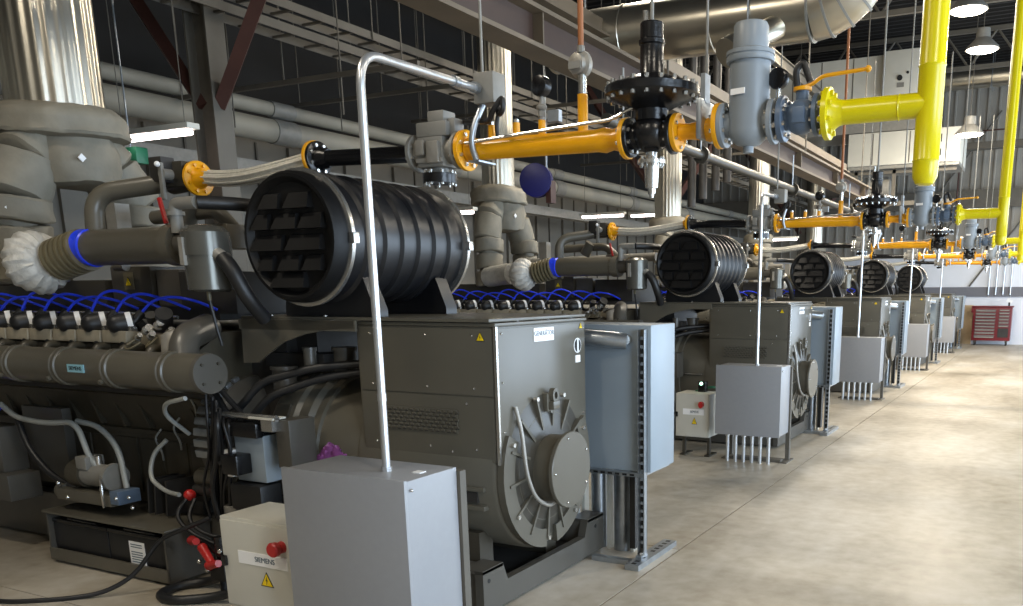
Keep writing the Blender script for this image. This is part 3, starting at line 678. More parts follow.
def battery_tray():
    t = thing('battery_tray', 'low dark battery box on the floor in front of the nearest engine', 'battery box', (-4.92, 3.2, 0))
    b = MB('olive'); b.box(-5.50, -4.36, 3.0, 3.31, 0.318, 0.333, 'olive', bev=0.003)
    b.build('lid', t)
    b = MB('skid'); b.box(-5.48, -4.37, 3.01, 3.30, 0.045, 0.06, 'olive_dark'); b.box(-5.48, -4.37, 3.005, 3.02, 0.02, 0.095, 'olive'); b.box(-5.48, -5.465, 3.01, 3.30, 0.02, 0.318, 'skid')
    b.box(-4.385, -4.37, 3.005, 3.30, 0.02, 0.318, 'skid'); b.box(-5.48, -4.37, 3.285, 3.30, 0.02, 0.318, 'skid'); b.box(-5.40, -4.45, 3.05, 3.25, 0.0, 0.03, 'void')
    b.build('frame', t)
    return t
def battery(x, label):
    t = thing('battery', label, 'battery', (x, 3.2, 0.06), 'black batteries in the battery box')
    b = MB('black'); b.box(x - 0.262, x + 0.262, 3.035, 3.27, 0.061, 0.255, 'black', bev=0.008); b.build('case', t)
    b = MB('black'); b.box(x - 0.265, x + 0.265, 3.03, 3.275, 0.256, 0.28, 'blackpaint', bev=0.006)
    b.tube([(x - 0.14, 3.06, 0.275), (x - 0.10, 3.03, 0.295), (x + 0.10, 3.03, 0.295), (x + 0.14, 3.06, 0.275)], 0.008, 'blackpaint', 8, bend=0.03); b.build('lid', t)
    return t

# ---- gas train
GY, GZ = 3.60, 2.31
def gas():
    T = []
    def th(name, cat, x, tmpl, group, n=5, z=GZ):
        t = thing(name, tmpl.replace('{u}', 'nearest'), cat, (x, GY, z), group); T.append((t, tmpl, n)); return t
    # flexible braided hose with flanges
    t = th('flexible_hose', 'hose', -4.1, 'braided steel flexible hose with yellow end flanges over the {u} air filter', 'braided gas hoses')
    b = MB('braid'); b.tube([(-4.47, GY, 2.285), (-4.3, GY, 2.27), (-4.1, GY, 2.272), (-3.85, GY, 2.30), (-3.62, GY, 2.33)], 0.040, 'braid', 20, bend=0.12)
    for k in range(8):
        w = 2 * PI * k / 8
        b.tube([(-4.45, GY + .036 * math.cos(w), 2.285 + .036 * math.sin(w)), (-4.28, GY + .036 * math.cos(w), 2.27 + .036 * math.sin(w)), (-4.1, GY + .036 * math.cos(w), 2.272 + .036 * math.sin(w)), (-3.85, GY + .036 * math.cos(w), 2.30 + .036 * math.sin(w)), (-3.63, GY + .036 * math.cos(w), 2.33 + .036 * math.sin(w))], 0.010, 'braid', 6, bend=0.12)
    b.build('braid', t)
    b = MB('yellow'); b.flange((-4.52, GY, 2.285), (1, 0, 0), 0.098, 0.022, 'yellow', 8, 'yellow'); b.lathe((-4.51, GY, 2.285), (1, 0, 0), [(0, 0.06), (0.03, 0.046), (0.08, 0.044)], 'yellow', 24); b.build('flange', t, 'yellow flange')
    b = MB('yellow'); b.flange((-3.60, GY, 2.335), (1, 0, 0), 0.090, 0.022, 'yellow', 8); b.lathe((-3.61, GY, 2.335), (-1, 0, 0), [(0, 0.055), (0.04, 0.044)], 'yellow', 24); b.build('flange', t, 'yellow flange')
    # valve block before the hose
    t = th('shutoff_valve_block', 'valve', -4.68, 'dark valve block with linkage at the engine end of the {u} braided hose', 'dark valve blocks at the engines')
    b = MB('olive_dark'); b.cyl((-4.75, GY, 2.27), (-4.53, GY, 2.285), 0.062, 'olive_dark', seg=20); b.box(-4.78, -4.56, 3.53, 3.68, 2.24, 2.38, 'olive_dark', bev=0.012); b.box(-4.75, -4.64, 3.46, 3.55, 2.26, 2.40, 'void', bev=0.01)
    b.flange((-4.545, GY, 2.285), (1, 0, 0), 0.085, 0.02, 'blackpaint', 8); b.build('body', t)
    b = MB('cast'); b.cyl((-4.62, 3.50, 2.30), (-4.62, 3.44, 2.30), 0.03, 'castgrey', seg=14); b.box(-4.635, -4.605, 3.43, 3.45, 2.16, 2.36, 'castgrey', bev=0.005); b.ball((-4.62, 3.42, 2.35), 0.016, 'white', seg=8)
    b.build('linkage', t)
    # black pipe
    t = th('gas_pipe', 'pipe', -3.3, 'black steel gas pipe with collar above the {u} air filter', 'black gas pipes')
    b = MB('blackpaint'); b.cyl((-3.50, GY, 2.33), (-2.93, GY, 2.313), 0.040, 'blackpaint', seg=22); b.build('pipe', t)
    b = MB('blackpaint'); b.flange((-3.578, GY, 2.333), (1, 0, 0), 0.088, 0.018, 'blackpaint', 8); b.lathe((-3.57, GY, 2.332), (1, 0, 0), [(0, 0.06), (0.05, 0.05), (0.07, 0.044)], 'blackpaint', 22); b.build('flange', t)
    # control valve
    t = th('control_valve', 'valve', -2.78, 'grey cast control valve with square actuator above the {u} generator', 'grey gas control valves')
    b = MB('castgrey'); b.flange((-2.915, GY, 2.312), (1, 0, 0), 0.088, 0.022, 'castgrey', 8); b.cyl((-2.90, GY, 2.312), (-2.66, GY, 2.31), 0.060, 'castgrey', seg=22)
    b.box(-2.865, -2.71, 3.53, 3.67, 2.235, 2.375, 'castgrey', bev=0.010); b.box(-2.86, -2.81, 3.51, 3.53, 2.29, 2.36, 'cast', bev=0.006); b.box(-2.79, -2.72, 3.505, 3.53, 2.25, 2.35, 'cast', bev=0.008)
    b.box(-2.86, -2.71, 3.515, 3.53, 2.255, 2.275, 'cast'); b.flange((-2.655, GY, 2.31), (1, 0, 0), 0.086, 0.02, 'castgrey', 8); b.build('body', t)
    b = MB('castgrey'); b.box(-2.875, -2.69, 3.54, 3.68, 2.375, 2.445, 'castgrey', bev=0.012); b.box(-2.81, -2.71, 3.55, 3.65, 2.44, 2.495, 'castgrey', bev=0.012); b.box(-2.71, -2.66, 3.57, 3.65, 2.38, 2.46, 'castgrey', bev=0.015); b.build('actuator', t)
    b = MB('blackpaint'); b.cyl((-2.785, GY, 2.165), (-2.785, GY, 2.21), 0.085, 'blackpaint', seg=24); b.cyl((-2.785, GY, 2.21), (-2.785, GY, 2.245), 0.045, 'castgrey', seg=18)
    for k in range(8):
        w = 2 * PI * k / 8; b.cyl((-2.785 + .072 * math.cos(w), GY + .072 * math.sin(w), 2.155), (-2.785 + .072 * math.cos(w), GY + .072 * math.sin(w), 2.225), 0.007, 'steel', seg=6)
    b.build('diaphragm_base', t)
    # yellow pipe
    t = th('gas_pipe', 'pipe', -2.2, 'yellow gas pipe with small stubs feeding the {u} regulator', 'yellow gas pipes before the regulators')
    b = MB('yellow'); b.lathe((-2.60, GY, 2.308), (1, 0, -0.012), [(0, 0.056), (0.06, 0.048), (0.70, 0.048), (0.74, 0.054), (0.78, 0.044), (0.84, 0.060)], 'yellow', 32); b.build('pipe', t)
    b = MB('yellow'); b.flange((-2.62, GY, 2.308), (1, 0, 0), 0.094, 0.024, 'yellow', 8); b.build('flange', t)
    b = MB('yellow'); b.flange((-1.755, GY, 2.298), (1, 0, 0), 0.086, 0.022, 'yellow', 8); b.build('flange', t)
    for x in (-2.47, -2.33, -2.19):
        b = MB('yellow'); b.cyl((x, GY, 2.34), (x, GY, 2.41), 0.017, 'yellow', seg=12); b.cyl((x, GY, 2.41), (x, GY, 2.425), 0.014, 'steel', seg=8); b.build('pipe_stub', t)
    b = MB('yellow'); b.cyl((-1.975, GY, 2.34), (-1.975, GY, 2.50), 0.023, 'yellow', seg=14); b.build('pipe_stub', t)
    b = MB('steel'); b.tube([(-2.58, 3.535, 2.33), (-1.92, 3.535, 2.365), (-1.80, 3.54, 2.37), (-1.72, 3.55, 2.41), (-1.66, 3.55, 2.42)], 0.008, 'steel', 8, bend=0.04); b.build('impulse_tube', t, 'thin stainless tube')
    b = MB('galv'); b.tube([(-2.50, 3.58, 2.50), (-2.53, 3.54, 2.40), (-2.54, 3.53, 2.32), (-2.52, 3.54, 2.25)], 0.015, 'galv', 10, bend=0.05); b.box(-2.56, -2.50, 3.53, 3.67, 2.242, 2.25, 'galv'); b.build('pipe_clamp', t)
    # gauge
    t = th('pressure_gauge', 'gauge', -2.19, 'round black pressure gauge on the yellow pipe over the {u} generator', 'black pressure gauges', 3, 2.42)
    b = MB('cast'); b.cyl((-2.19, GY, 2.42), (-2.19, GY, 2.515), 0.010, 'castgrey', seg=10); b.ball((-2.19, GY, 2.465), 0.02, 'castgrey', (1.4, 1, .8), 10); b.cyl((-2.19, GY, 2.425), (-2.19, GY, 2.445), 0.018, 'castgrey', seg=8); b.box(-2.16, -2.10, 3.6, 3.63, 2.40, 2.45, 'galv'); b.build('stem', t)
    b = MB('blackpaint'); b.lathe((-2.185, GY + 0.02, 2.555), (-0.2, -1, 0), [(0, 0.044), (0.03, 0.046), (0.042, 0.044), (0.045, 0.038)], 'blackpaint', 28); b.build('dial_case', t)
    # pressure switch / sensor
    t = th('pressure_sensor', 'sensor', -1.98, 'round silver pressure sensor on a yellow riser left of the {u} regulator', 'silver pressure sensors', 3, 2.5)
    b = MB('cast'); b.cyl((-1.975, GY, 2.50), (-1.975, GY, 2.58), 0.019, 'steel', seg=10); b.build('stem', t)
    b = MB('cast'); b.lathe((-1.98, GY + 0.03, 2.625), (-0.25, -1, 0), [(0, 0.05), (0.012, 0.058), (0.03, 0.058), (0.04, 0.045), (0.06, 0.043), (0.065, 0.03)], 'cast', 26); b.box(-2.02, -1.96, 3.555, 3.58, 2.60, 2.63, 'castgrey'); b.build('dial_case', t)
    b = MB('copper'); b.cyl((-1.98, GY, 2.685), (-1.98, GY, 5.0), 0.013, 'copper', seg=10); b.cyl((-1.98, GY, 2.672), (-1.98, GY, 2.70), 0.018, 'castgrey', seg=8); b.build('vent_pipe', t, 'orange brown vent pipe')
    # regulator
    t = th('gas_regulator', 'regulator', -1.64, 'large black gas regulator with bolted round diaphragm casing above the {u} generator', 'black gas regulators')
    x = -1.635
    b = MB('blackpaint')
    b.ball((x, GY, 2.31), 0.085, 'blackpaint', (1, 1, 0.95), 20); b.cyl((x - 0.11, GY, 2.30), (x + 0.11, GY, 2.30), 0.055, 'blackpaint', seg=22)
    b.flange((x - 0.10, GY, 2.30), (1, 0, 0), 0.082, 0.02, 'blackpaint', 8); b.flange((x + 0.10, GY, 2.30), (1, 0, 0), 0.082, 0.02, 'blackpaint', 8)
    b.cyl((x, GY, 2.36), (x, GY, 2.42), 0.072, 'blackpaint', seg=26)
    b.build('body', t)
    b = MB('blackpaint')
    b.lathe((x, GY, 2.405), (0, 0, 1), [(0, 0.08), (0.02, 0.12), (0.045, 0.19), (0.055, 0.205), (0.085, 0.205), (0.095, 0.19), (0.12, 0.12), (0.14, 0.06)], 'blackpaint', 44)
    for k in range(20):
        w = 2 * PI * k / 20; p = (x + .188 * math.cos(w), GY + .188 * math.sin(w))
        b.cyl((p[0], p[1], 2.44), (p[0], p[1], 2.512), 0.010, 'steel', seg=6)
    b.build('diaphragm_casing', t)
    b = MB('blackpaint'); b.lathe((x, GY, 2.53), (0, 0, 1), [(0, 0.065), (0.02, 0.052), (0.13, 0.050), (0.135, 0.056), (0.15, 0.056), (0.155, 0.050), (0.215, 0.050), (0.22, 0.046)], 'blackpaint', 30); b.build('spring_tower', t)
    b = MB('steel'); b.cyl((x, GY, 2.20), (x, GY, 2.245), 0.024, 'steel', seg=18); b.cyl((x, GY, 2.185), (x, GY, 2.20), 0.062, 'steel', seg=28)
    for k in range(6):
        w = 2 * PI * k / 6; b.cyl((x + .05 * math.cos(w), GY + .05 * math.sin(w), 2.172), (x + .05 * math.cos(w), GY + .05 * math.sin(w), 2.212), 0.008, 'steel', seg=6)
    b.lathe((x, GY, 2.185), (0, 0, -1), [(0, 0.034), (0.07, 0.030), (0.10, 0.028), (0.102, 0.018), (0.125, 0.017), (0.126, 0.010), (0.14, 0.009)], 'steel', 20)
    b.build('pilot_spring_cap', t, 'bright steel cap hanging below')
    b = MB('galv'); b.cyl((x, GY, 2.75), (x, GY, 5.0), 0.009, 'rod', seg=8); b.cyl((x - .03, GY, 2.75), (x - .03, GY, 2.80), 0.012, 'steel', seg=8); b.build('hanger_rod', t)
    # spool
    t = th('pipe_spool', 'pipe', -1.45, 'short yellow flanged spool between the {u} regulator and the grey filter', 'short yellow spools')
    b = MB('yellow'); b.lathe((-1.50, GY, 2.305), (1, 0, 0), [(0, 0.036), (0.04, 0.032), (0.10, 0.04), (0.16, 0.055)], 'yellow', 22); b.build('pipe', t)
    b = MB('yellow'); b.flange((-1.513, GY, 2.305), (1, 0, 0), 0.078, 0.022, 'yellow', 6); b.build('flange', t)
    b = MB('yellow'); b.flange((-1.322, GY, 2.315), (1, 0, 0), 0.090, 0.020, 'yellow', 8); b.build('flange', t)
    b = MB('galv'); b.box(-1.40, -1.375, 3.52, 3.68, 2.26, 2.42, 'galv', bev=0.01); b.box(-1.395, -1.375, 3.56, 3.62, 2.40, 2.52, 'galv'); b.cyl((-1.385, 3.6, 2.5), (-1.385, 3.6, 5.0), 0.006, 'rod', seg=8); b.build('pipe_hanger', t)
    # filter
    t = th('gas_filter', 'filter', -1.2, 'grey cylindrical gas filter vessel between the {u} regulator and valve', 'grey gas filters')
    b = MB('filter'); x = -1.195
    b.lathe((x, GY, 2.225), (0, 0, 1), [(0, 0.02), (0.008, 0.05), (0.03, 0.074), (0.06, 0.083), (0.34, 0.083)], 'filter', 36); b.cyl((x - 0.11, GY, 2.315), (x + 0.11, GY, 2.315), 0.05, 'filter', seg=22)
    b.build('vessel', t)
    b = MB('filter'); b.lathe((x, GY, 2.545), (0, 0, 1), [(0, 0.095), (0.004, 0.098), (0.018, 0.098), (0.020, 0.094), (0.024, 0.094), (0.026, 0.098), (0.040, 0.098), (0.044, 0.085), (0.05, 0.072), (0.135, 0.070), (0.147, 0.064), (0.152, 0.04)], 'filter', 40); b.build('lid', t)
    b = MB('filter'); b.flange((x - 0.105, GY, 2.315), (1, 0, 0), 0.088, 0.022, 'filter', 8); b.build('flange', t)
    b = MB('filter'); b.flange((x + 0.105, GY, 2.315), (1, 0, 0), 0.088, 0.022, 'filter', 8); b.build('flange', t)
    b = MB('steel'); b.cyl((x, GY, 2.20), (x, GY, 2.228), 0.022, 'filter', seg=10); b.build('drain_plug', t)
    b = MB('white')
    R = Matrix.Rotation(math.radians(-12), 3, 'Z'); b.box(x - 0.055, x + 0.01, GY - 0.0865, GY - 0.082, 2.415, 2.437, 'white', rot=R); b.build('label_plate', t, 'small white label plate')
    # ball valve
    t = th('ball_valve', 'valve', -0.98, 'blue grey ball valve with long yellow handle beside the {u} gas filter', 'blue grey ball valves')
    b = MB('valve'); x = -0.985
    b.flange((x - 0.065, GY, 2.32), (1, 0, 0), 0.088, 0.024, 'valve', 8); b.flange((x + 0.075, GY, 2.325), (1, 0, 0), 0.080, 0.02, 'valve', 8)
    b.ball((x + 0.01, GY, 2.322), 0.068, 'valve', (1, 1, 1), 20); b.cyl((x - 0.06, GY, 2.32), (x + 0.07, GY, 2.32), 0.045, 'valve', seg=20); b.cyl((x + 0.01, GY, 2.37), (x + 0.01, GY, 2.42), 0.026, 'valve', seg=14); b.box(x - 0.01, x + 0.04, GY - 0.075, GY - 0.05, 2.29, 2.35, 'valve', bev=0.004)
    b.build('body', t)
    b = MB('yellow'); b.cyl((x + 0.01, GY, 2.418), (x + 0.01, GY, 2.432), 0.036, 'yellow', seg=18); b.tube([(x, GY, 2.432), (x + 0.05, GY - 0.01, 2.436), (x + 0.09, GY - 0.02, 2.462), (x + 0.27, GY - 0.03, 2.468)], 0.0075, 'yellow', 10, bend=0.03); b.ball((x + 0.27, GY - 0.03, 2.468), 0.013, 'yellow', seg=10)
    b.build('handle', t, 'long yellow handle')
    b = MB('blackpaint'); b.tube([(x - 0.01, GY, 2.43), (x - 0.02, GY, 2.50), (x + 0.01, GY, 2.53), (x + 0.04, GY, 2.45)], 0.014, 'black', 10, bend=0.03); b.build('lock_strap', t)
    t = th('pressure_gauge', 'gauge', -1.07, 'small black gauge standing between the {u} gas filter and ball valve', 'small black gauges', 3, 2.40)
    b = MB('cast'); b.cyl((-1.075, GY, 2.37), (-1.075, GY, 2.44), 0.009, 'steel', seg=10); b.build('stem', t)
    b = MB('blackpaint'); b.lathe((-1.07, GY + 0.02, 2.475), (-0.3, -1, 0), [(0, 0.038), (0.03, 0.041), (0.038, 0.038)], 'blackpaint', 26); b.build('dial_case', t)
    # header
    t = th('gas_header_pipe', 'pipe', -0.5, 'bright yellow vertical gas header pipe with side branch, {u} to the camera', 'vertical yellow gas header pipes')
    b = MB('lemon'); x = -0.485
    b.lathe((x, GY, 2.035), (0, 0, 1), [(0, 0.02), (0.006, 0.034), (0.03, 0.046), (0.06, 0.048), (0.085, 0.048), (0.09, 0.051), (0.095, 0.048), (0.42, 0.048), (0.425, 0.051), (0.43, 0.048), (4.6, 0.048)], 'lemon', 32); b.build('vertical_pipe', t)
    b = MB('lemon'); b.cyl((-0.85, GY, 2.325), (x, GY, 2.325), 0.046, 'lemon', seg=26); b.lathe((-0.60, GY, 2.325), (1, 0, 0), [(0, 0.0465), (0.004, 0.049), (0.008, 0.0465)], 'lemon', 26); b.build('branch_pipe', t)
    b = MB('lemon'); b.flange((-0.868, GY, 2.325), (1, 0, 0), 0.098, 0.024, 'lemon', 8, 'lemon'); b.lathe((-0.856, GY, 2.325), (1, 0, 0), [(0, 0.07), (0.03, 0.05), (0.05, 0.046)], 'lemon', 26); b.build('flange', t)
    return T

def exhaust(k):
    """exhaust assembly of unit k, its stack a little different in width"""
    yo = S * k; r = [0.30, 0.20, 0.24, 0.24, 0.24][k]; K = 1.0 if k == 0 else 0.80
    X, Y = (-6.38 if k == 0 else -6.30), 4.0 + yo
    t = thing('exhaust_stack', f'tall aluminium clad exhaust stack with grey insulation blankets behind the {UNITS[k]} engine', 'exhaust stack', (X, Y, 1.6), 'insulated exhaust stacks')
    n = 120; d, u, v = basis((0, 0, 1)); rings = []
    b = MB('stack')
    for z in (2.88, 5.6):
        rings.append([b.bm.verts.new(Vector((X, Y, z)) + (u * math.cos(2 * PI * i / n) + v * math.sin(2 * PI * i / n)) * r * (1.0, 0.985, 0.965, 0.965, 0.985)[i % 5]) for i in range(n)])
    b.skin(rings, b.mi('stack')); b.build('stack_pipe', t, 'bright corrugated aluminium cladding')
    rng = random.Random(11 + k)
    def lump(bb, prof, o, ax, seg=36, j=0.02, facets=9):
        o = Vector(o); d, u, v = basis(ax); rr = []
        ph = [rng.uniform(0, 6.28) for _ in range(6)]
        for q, (tt, r_) in enumerate(prof):
            row = []
            for i in range(seg):
                w = 2 * PI * i / seg
                f_ = 1 + j * (math.sin(w * 3 + ph[0] + tt * 9) + 0.7 * math.sin(w * 7 + ph[1] - tt * 14) + 0.5 * math.sin(w * 13 + ph[2] + tt * 20)) / max(r_, .1) * 0.45 + rng.uniform(-j, j) * 0.5
                row.append(bb.bm.verts.new(o + d * (tt * 1.0 + rng.uniform(-j, j) * .3 + 0.012 * math.sin(w * 2 + ph[3])) + (u * math.cos(w) + v * math.sin(w)) * r_ * K * f_))
            rr.append(row)
        bb.skin(rr, bb.mi('blanket'))
    b = MB('blanket'); lump(b, [(0, 0.36), (0.01, 0.43), (0.03, 0.44), (0.07, 0.425), (0.11, 0.43), (0.15, 0.42), (0.17, 0.405), (0.20, 0.37), (0.215, r / K + .01)], (X, Y, 2.68), (0, 0, 1), 48, 0.016); b.build('collar_blanket', t)
    for s_ in (-1, 1):
        b = MB('blanket')
        # mitred elbow built from three padded segments
        P = [Vector((X + 0.02, Y + s_ * 0.10, 2.70)), Vector((X + 0.05, Y + s_ * 0.30, 2.50)), Vector((X + 0.08, Y + s_ * 0.44 * (0.5 + K / 2), 2.24))]
        lump(b, [(0, 0.17), (0.01, 0.20), (0.13, 0.205), (0.26, 0.20), (0.28, 0.17)], P[0], P[1] - P[0], 30, 0.010); b.build('insulated_elbow', t)
        b = MB('blanket'); lump(b, [(-0.02, 0.17), (0.0, 0.205), (0.14, 0.21), (0.27, 0.20), (0.29, 0.17)], P[1], P[2] - P[1], 30, 0.010); b.build('insulated_elbow', t)
        q = P[2]
        for z0, h, rr_ in ((2.10, 0.16, 0.225), (1.90, 0.18, 0.20), (1.70, 0.18, 0.22)):
            b = MB('blanket'); lump(b, [(0, 0.15), (0.006, rr_ - .01), (0.02, rr_), (h * 0.5, rr_ - 0.006), (h - 0.02, rr_), (h - 0.006, rr_ - .01), (h, 0.15)], (q.x + 0.02, q.y, z0), (0, 0, 1), 32, 0.010); b.build('insulation_sleeve', t)
        b = MB('blanket'); b.cyl((q.x + 0.02, q.y, 1.70), (q.x + 0.02, q.y, 2.26), 0.15 * K, 'blanket', seg=20); b.build('inner_pipe', t)
    b = MB('blanket'); lump(b, [(0, 0.2), (0.02, 0.27), (0.12, 0.29), (0.24, 0.28), (0.33, 0.25)], (X + 0.10, Y, 2.36), (0, 0, 1), 36, 0.018); b.build('center_blanket', t)
    for (y, z, x) in ((Y - 0.12, 2.53, X + 0.39 * K), (Y - 0.56 * K, 2.18, X + 0.26 * K)):
        MB('white').box(x - 0.004, x + 0.004, y - 0.02, y + 0.02, z - 0.02, z + 0.02, 'white', rot=Matrix.Rotation(PI / 4, 3, 'X')).build('warning_tag', t)
    rr = random.Random(5)
    b = MB('foil'); o_ = Vector((-5.33, 3.17 + yo, 1.83)); d, u, v = basis((-1, -0.05, -0.12)); rows = []
    for tt, r_ in ((0, 0.10), (0.012, 0.125), (0.04, 0.16), (0.09, 0.18), (0.14, 0.178), (0.19, 0.15), (0.23, 0.11), (0.24, 0.05)):
        rows.append([b.bm.verts.new(o_ + d * (tt + rr.uniform(-.006, .006)) + (u * math.cos(2 * PI * i / 72) + v * math.sin(2 * PI * i / 72)) * r_ * (1 + 0.045 * math.sin(2 * PI * i / 72 * 17 + tt * 12) + 0.03 * math.sin(2 * PI * i / 72 * 5 + tt * 30) + rr.uniform(-.02, .02))) for i in range(72)])
    b.skin(rows, b.mi('foil'))
    b.tube([(-5.66, 3.30 + yo, 1.83), (-5.86, 3.42 + yo, 1.83), (-6.15, 3.5 + yo, 1.8)], 0.12, 'foil', 18, bend=0.1); b.build('foil_wrap', t, 'crumpled silver turbocharger wrap')
    return t

g = generator(); rep(g, tmpl='olive grey gas engine generator on a steel skid, {u} to the camera')
rep(air_filter(), tmpl='ribbed black cylindrical air filter on top of the {u} generator')
rep(control_box(), 2, 'small ivory control box with red stop button beside the {u} engine')
rep(cabinet(), tmpl='plain grey junction cabinet in front of the {u} generator', dx=[0, -0.05, -0.06, -0.06, -0.06])
rep(riser(), tmpl='thin bent steel conduit rising from the top of the {u} junction cabinet', dx=[0, -0.12, -0.22, -0.26, -0.26])
rep(jbox(), 3, 'small grey junction box with looped black cable above the {u} generator', dx=[0, -0.12, -0.22])
rep(power_cabinet(), tmpl='blue grey power cabinet on perforated strut frame behind the {u} generator end', dx=[0, -0.10, -0.10, -0.10, -0.10])
for t, tm, n in gas(): rep(t, n, tm)
for root, tm, n, dx in REPEAT:
    root['label'] = tm.replace('{u}', 'nearest')
    for k in range(1, n):
        c = copy_tree(root); c.location = Vector(root.location) + Vector((dx[k], S * k, 0)); c['label'] = tm.replace('{u}', UNITS[k])
        if root.name == 'control_box': c.scale.x = 0.72
for k in range(5): exhaust(k)

b = MB('rag'); rng = random.Random(3)
for k in range(6): b.ball((-3.47 + 0.028 * k - 0.06, 3.405, 0.765 + rng.uniform(-.045, .045)), 0.034, 'rag', (1, .5, 1.2), 9, 0.35, rng)
single(b, 'plastic_wrap', 'crumpled purple plastic wrap tucked beside the nearest flywheel housing', 'wrap', (-3.45, 3.4, 0.70))
t = thing('indicator_light', 'small lit green indicator on green cables above the ivory box of the second engine', 'indicator light', (-3.2, 8.15, 0.57))
b = MB('green'); b.tube([(-3.25, 8.1, 0.575), (-3.15, 8.12, 0.66), (-3.02, 8.2, 0.68), (-2.95, 8.4, 0.6)], 0.012, 'green', 8, bend=0.05); b.build('cable', t, 'green cable')
MB('led').ball((-3.11, 8.07, 0.72), 0.016, 'led', seg=10).build('lamp_lens', t, 'white glowing lamp'); MB('led').ball((-3.13, 8.07, 0.60), 0.014, 'led', seg=10).build('lamp_lens', t, 'green glowing lamp')
MB('blackpaint').box(-3.15, -3.07, 8.08, 8.16, 0.575, 0.74, 'blackpaint', 0.01).build('housing', t)
battery_tray()
battery(-5.195, 'black battery at the left end inside the battery box')
bt = battery(-4.66, 'black battery with white label at the right end inside the battery box')
b = MB('white'); b.box(-4.735, -4.60, 3.031, 3.0345, 0.075, 0.225, 'white')
for z in (0.205, 0.19, 0.16, 0.145, 0.13, 0.115, 0.10): b.box(-4.72, -4.62, 3.0295, 3.0312, z, z + 0.005, 'ink')
b.build('label_sheet', bt, 'white printed label')
single(MB('black').tube([(-5.3, 2.42, 0.012), (-4.95, 2.43, 0.012), (-4.71, 2.60, 0.012), (-4.57, 2.74, 0.02), (-4.46, 2.86, 0.10), (-4.36, 2.97, 0.30), (-4.22, 3.02, 0.36), (-4.1, 3.10, 0.42)], 0.013, 'black', 10, bend=0.12),
       'power_cable', 'thin black cable trailing across the floor and up over the battery box corner', 'cable', (-4.7, 2.6, 0))
single(MB('black').tube([(-3.98, 3.05, 0.30), (-4.02, 3.08, 0.10), (-4.18, 3.12, 0.03), (-4.30, 3.0, 0.025), (-4.26, 2.84, 0.025), (-4.10, 2.82, 0.025), (-3.92, 2.96, 0.03), (-3.72, 3.02, 0.10)], 0.026, 'black', 12, bend=0.12),
       'power_cable', 'thick black cable looped on the floor between battery box and control box', 'cable', (-4.1, 2.95, 0))
t = thing('drain_valve_assembly', 'red handled drain valves between the battery box and ivory control box', 'valve', (-4.05, 3.1, 0.1))
b = MB('blackpaint'); b.cyl((-4.18, 3.08, 0.28), (-3.82, 3.02, 0.22), 0.022, 'blackpaint', seg=12); b.cyl((-3.98, 3.05, 0.10), (-3.98, 3.05, 0.34), 0.024, 'blackpaint', seg=12); b.box(-4.02, -3.90, 3.0, 3.1, 0.10, 0.20, 'black', bev=0.01); b.cyl((-3.98, 3.05, 0.0), (-3.98, 3.05, 0.12), 0.02, 'black', seg=10)
for p in ((-4.08, 2.99, 0.20), (-4.02, 2.99, 0.16), (-3.88, 2.97, 0.29)): b.ball(p, 0.014, 'steel', seg=8)
b.build('valve_body', t)
for p0, p1 in (((-4.20, 3.05, 0.29), (-4.10, 3.0, 0.31)), ((-4.08, 3.02, 0.27), (-3.96, 2.98, 0.20)), ((-4.00, 2.99, 0.19), (-3.90, 2.97, 0.22))):
    MB('red').cyl(p0, p1, 0.026, 'red', 0.02, seg=10).ball(p0, 0.028, 'red', seg=10).build('valve_handle', t, 'red handle')

# ================================================================== SETTING
b = MB('concrete')
X0, X1, Y0, Y1 = -11.0, 6.0, -4.0, 28.6
ye = [Y0, 2.60, 4.92] + [4.92 + S * k for k in range(1, 5)] + [Y1]
for i in range(len(ye) - 1):
    b.box(X0, -2.031, ye[i] + 0.004, ye[i + 1] - 0.004, -0.1, 0, 'concrete')
for y0, y1 in ((Y0, 12.0), (12.0, Y1)): b.box(-2.019, X1, y0 + 0.004, y1 - 0.004, -0.1, 0, 'concrete')
b.box(X0, X1, Y0, Y1, -0.14, -0.006, 'joint')
struct(b, 'floor')
# left wall: beige panels below, dark above
b = MB('wallpanel')
b.box(-11.0, -10.9, Y0, Y1, 0, 3.9, 'wallpanel'); b.box(-11.0, -10.9, Y0, Y1, 3.9, 8.0, 'dark')
y = -3.5
while y < 28: b.box(-10.9, -10.87, y, y + 0.03, 0, 3.8, 'truss'); b.box(-10.9, -10.84, y + 0.6, y + 0.68, 0, 3.8, 'wallpanel'); y += 1.2
struct(b, 'wall_left')
# far wall
b = MB('wallup')
b.box(-11, 6, 28.3, 28.5, 0, 8, 'wallup')
b.box(-11, 6, 28.24, 28.3, 0, 2.55, 'wallwhite')
x = -10.9
while x < 5.9: b.box(x, x + 0.05, 28.25, 28.3, 2.55, 8.0, 'wallup'); x += 0.3
struct(b, 'wall_far')
b = MB('wallband'); b.box(-11, 6, 28.18, 28.24, 1.40, 1.68, 'wallband'); struct(b, 'trim_1')
b = MB('void'); b.box(-11, 6, 28.0, 28.24, 3.95, 4.45, 'truss'); struct(b, 'trim_2')
b = MB('dark'); b.box(-11, 6, Y0, Y1, 7.9, 8.0, 'dark')
y = Y0
while y < Y1: b.box(-11, 6, y, y + 0.06, 7.84, 7.9, 'dark'); y += 0.3
struct(b, 'ceiling')
# near wall behind camera
b = MB('wallpanel'); b.box(-11, 6, -4.1, -4.0, 0, 8, 'wallpanel'); struct(b, 'wall_near')
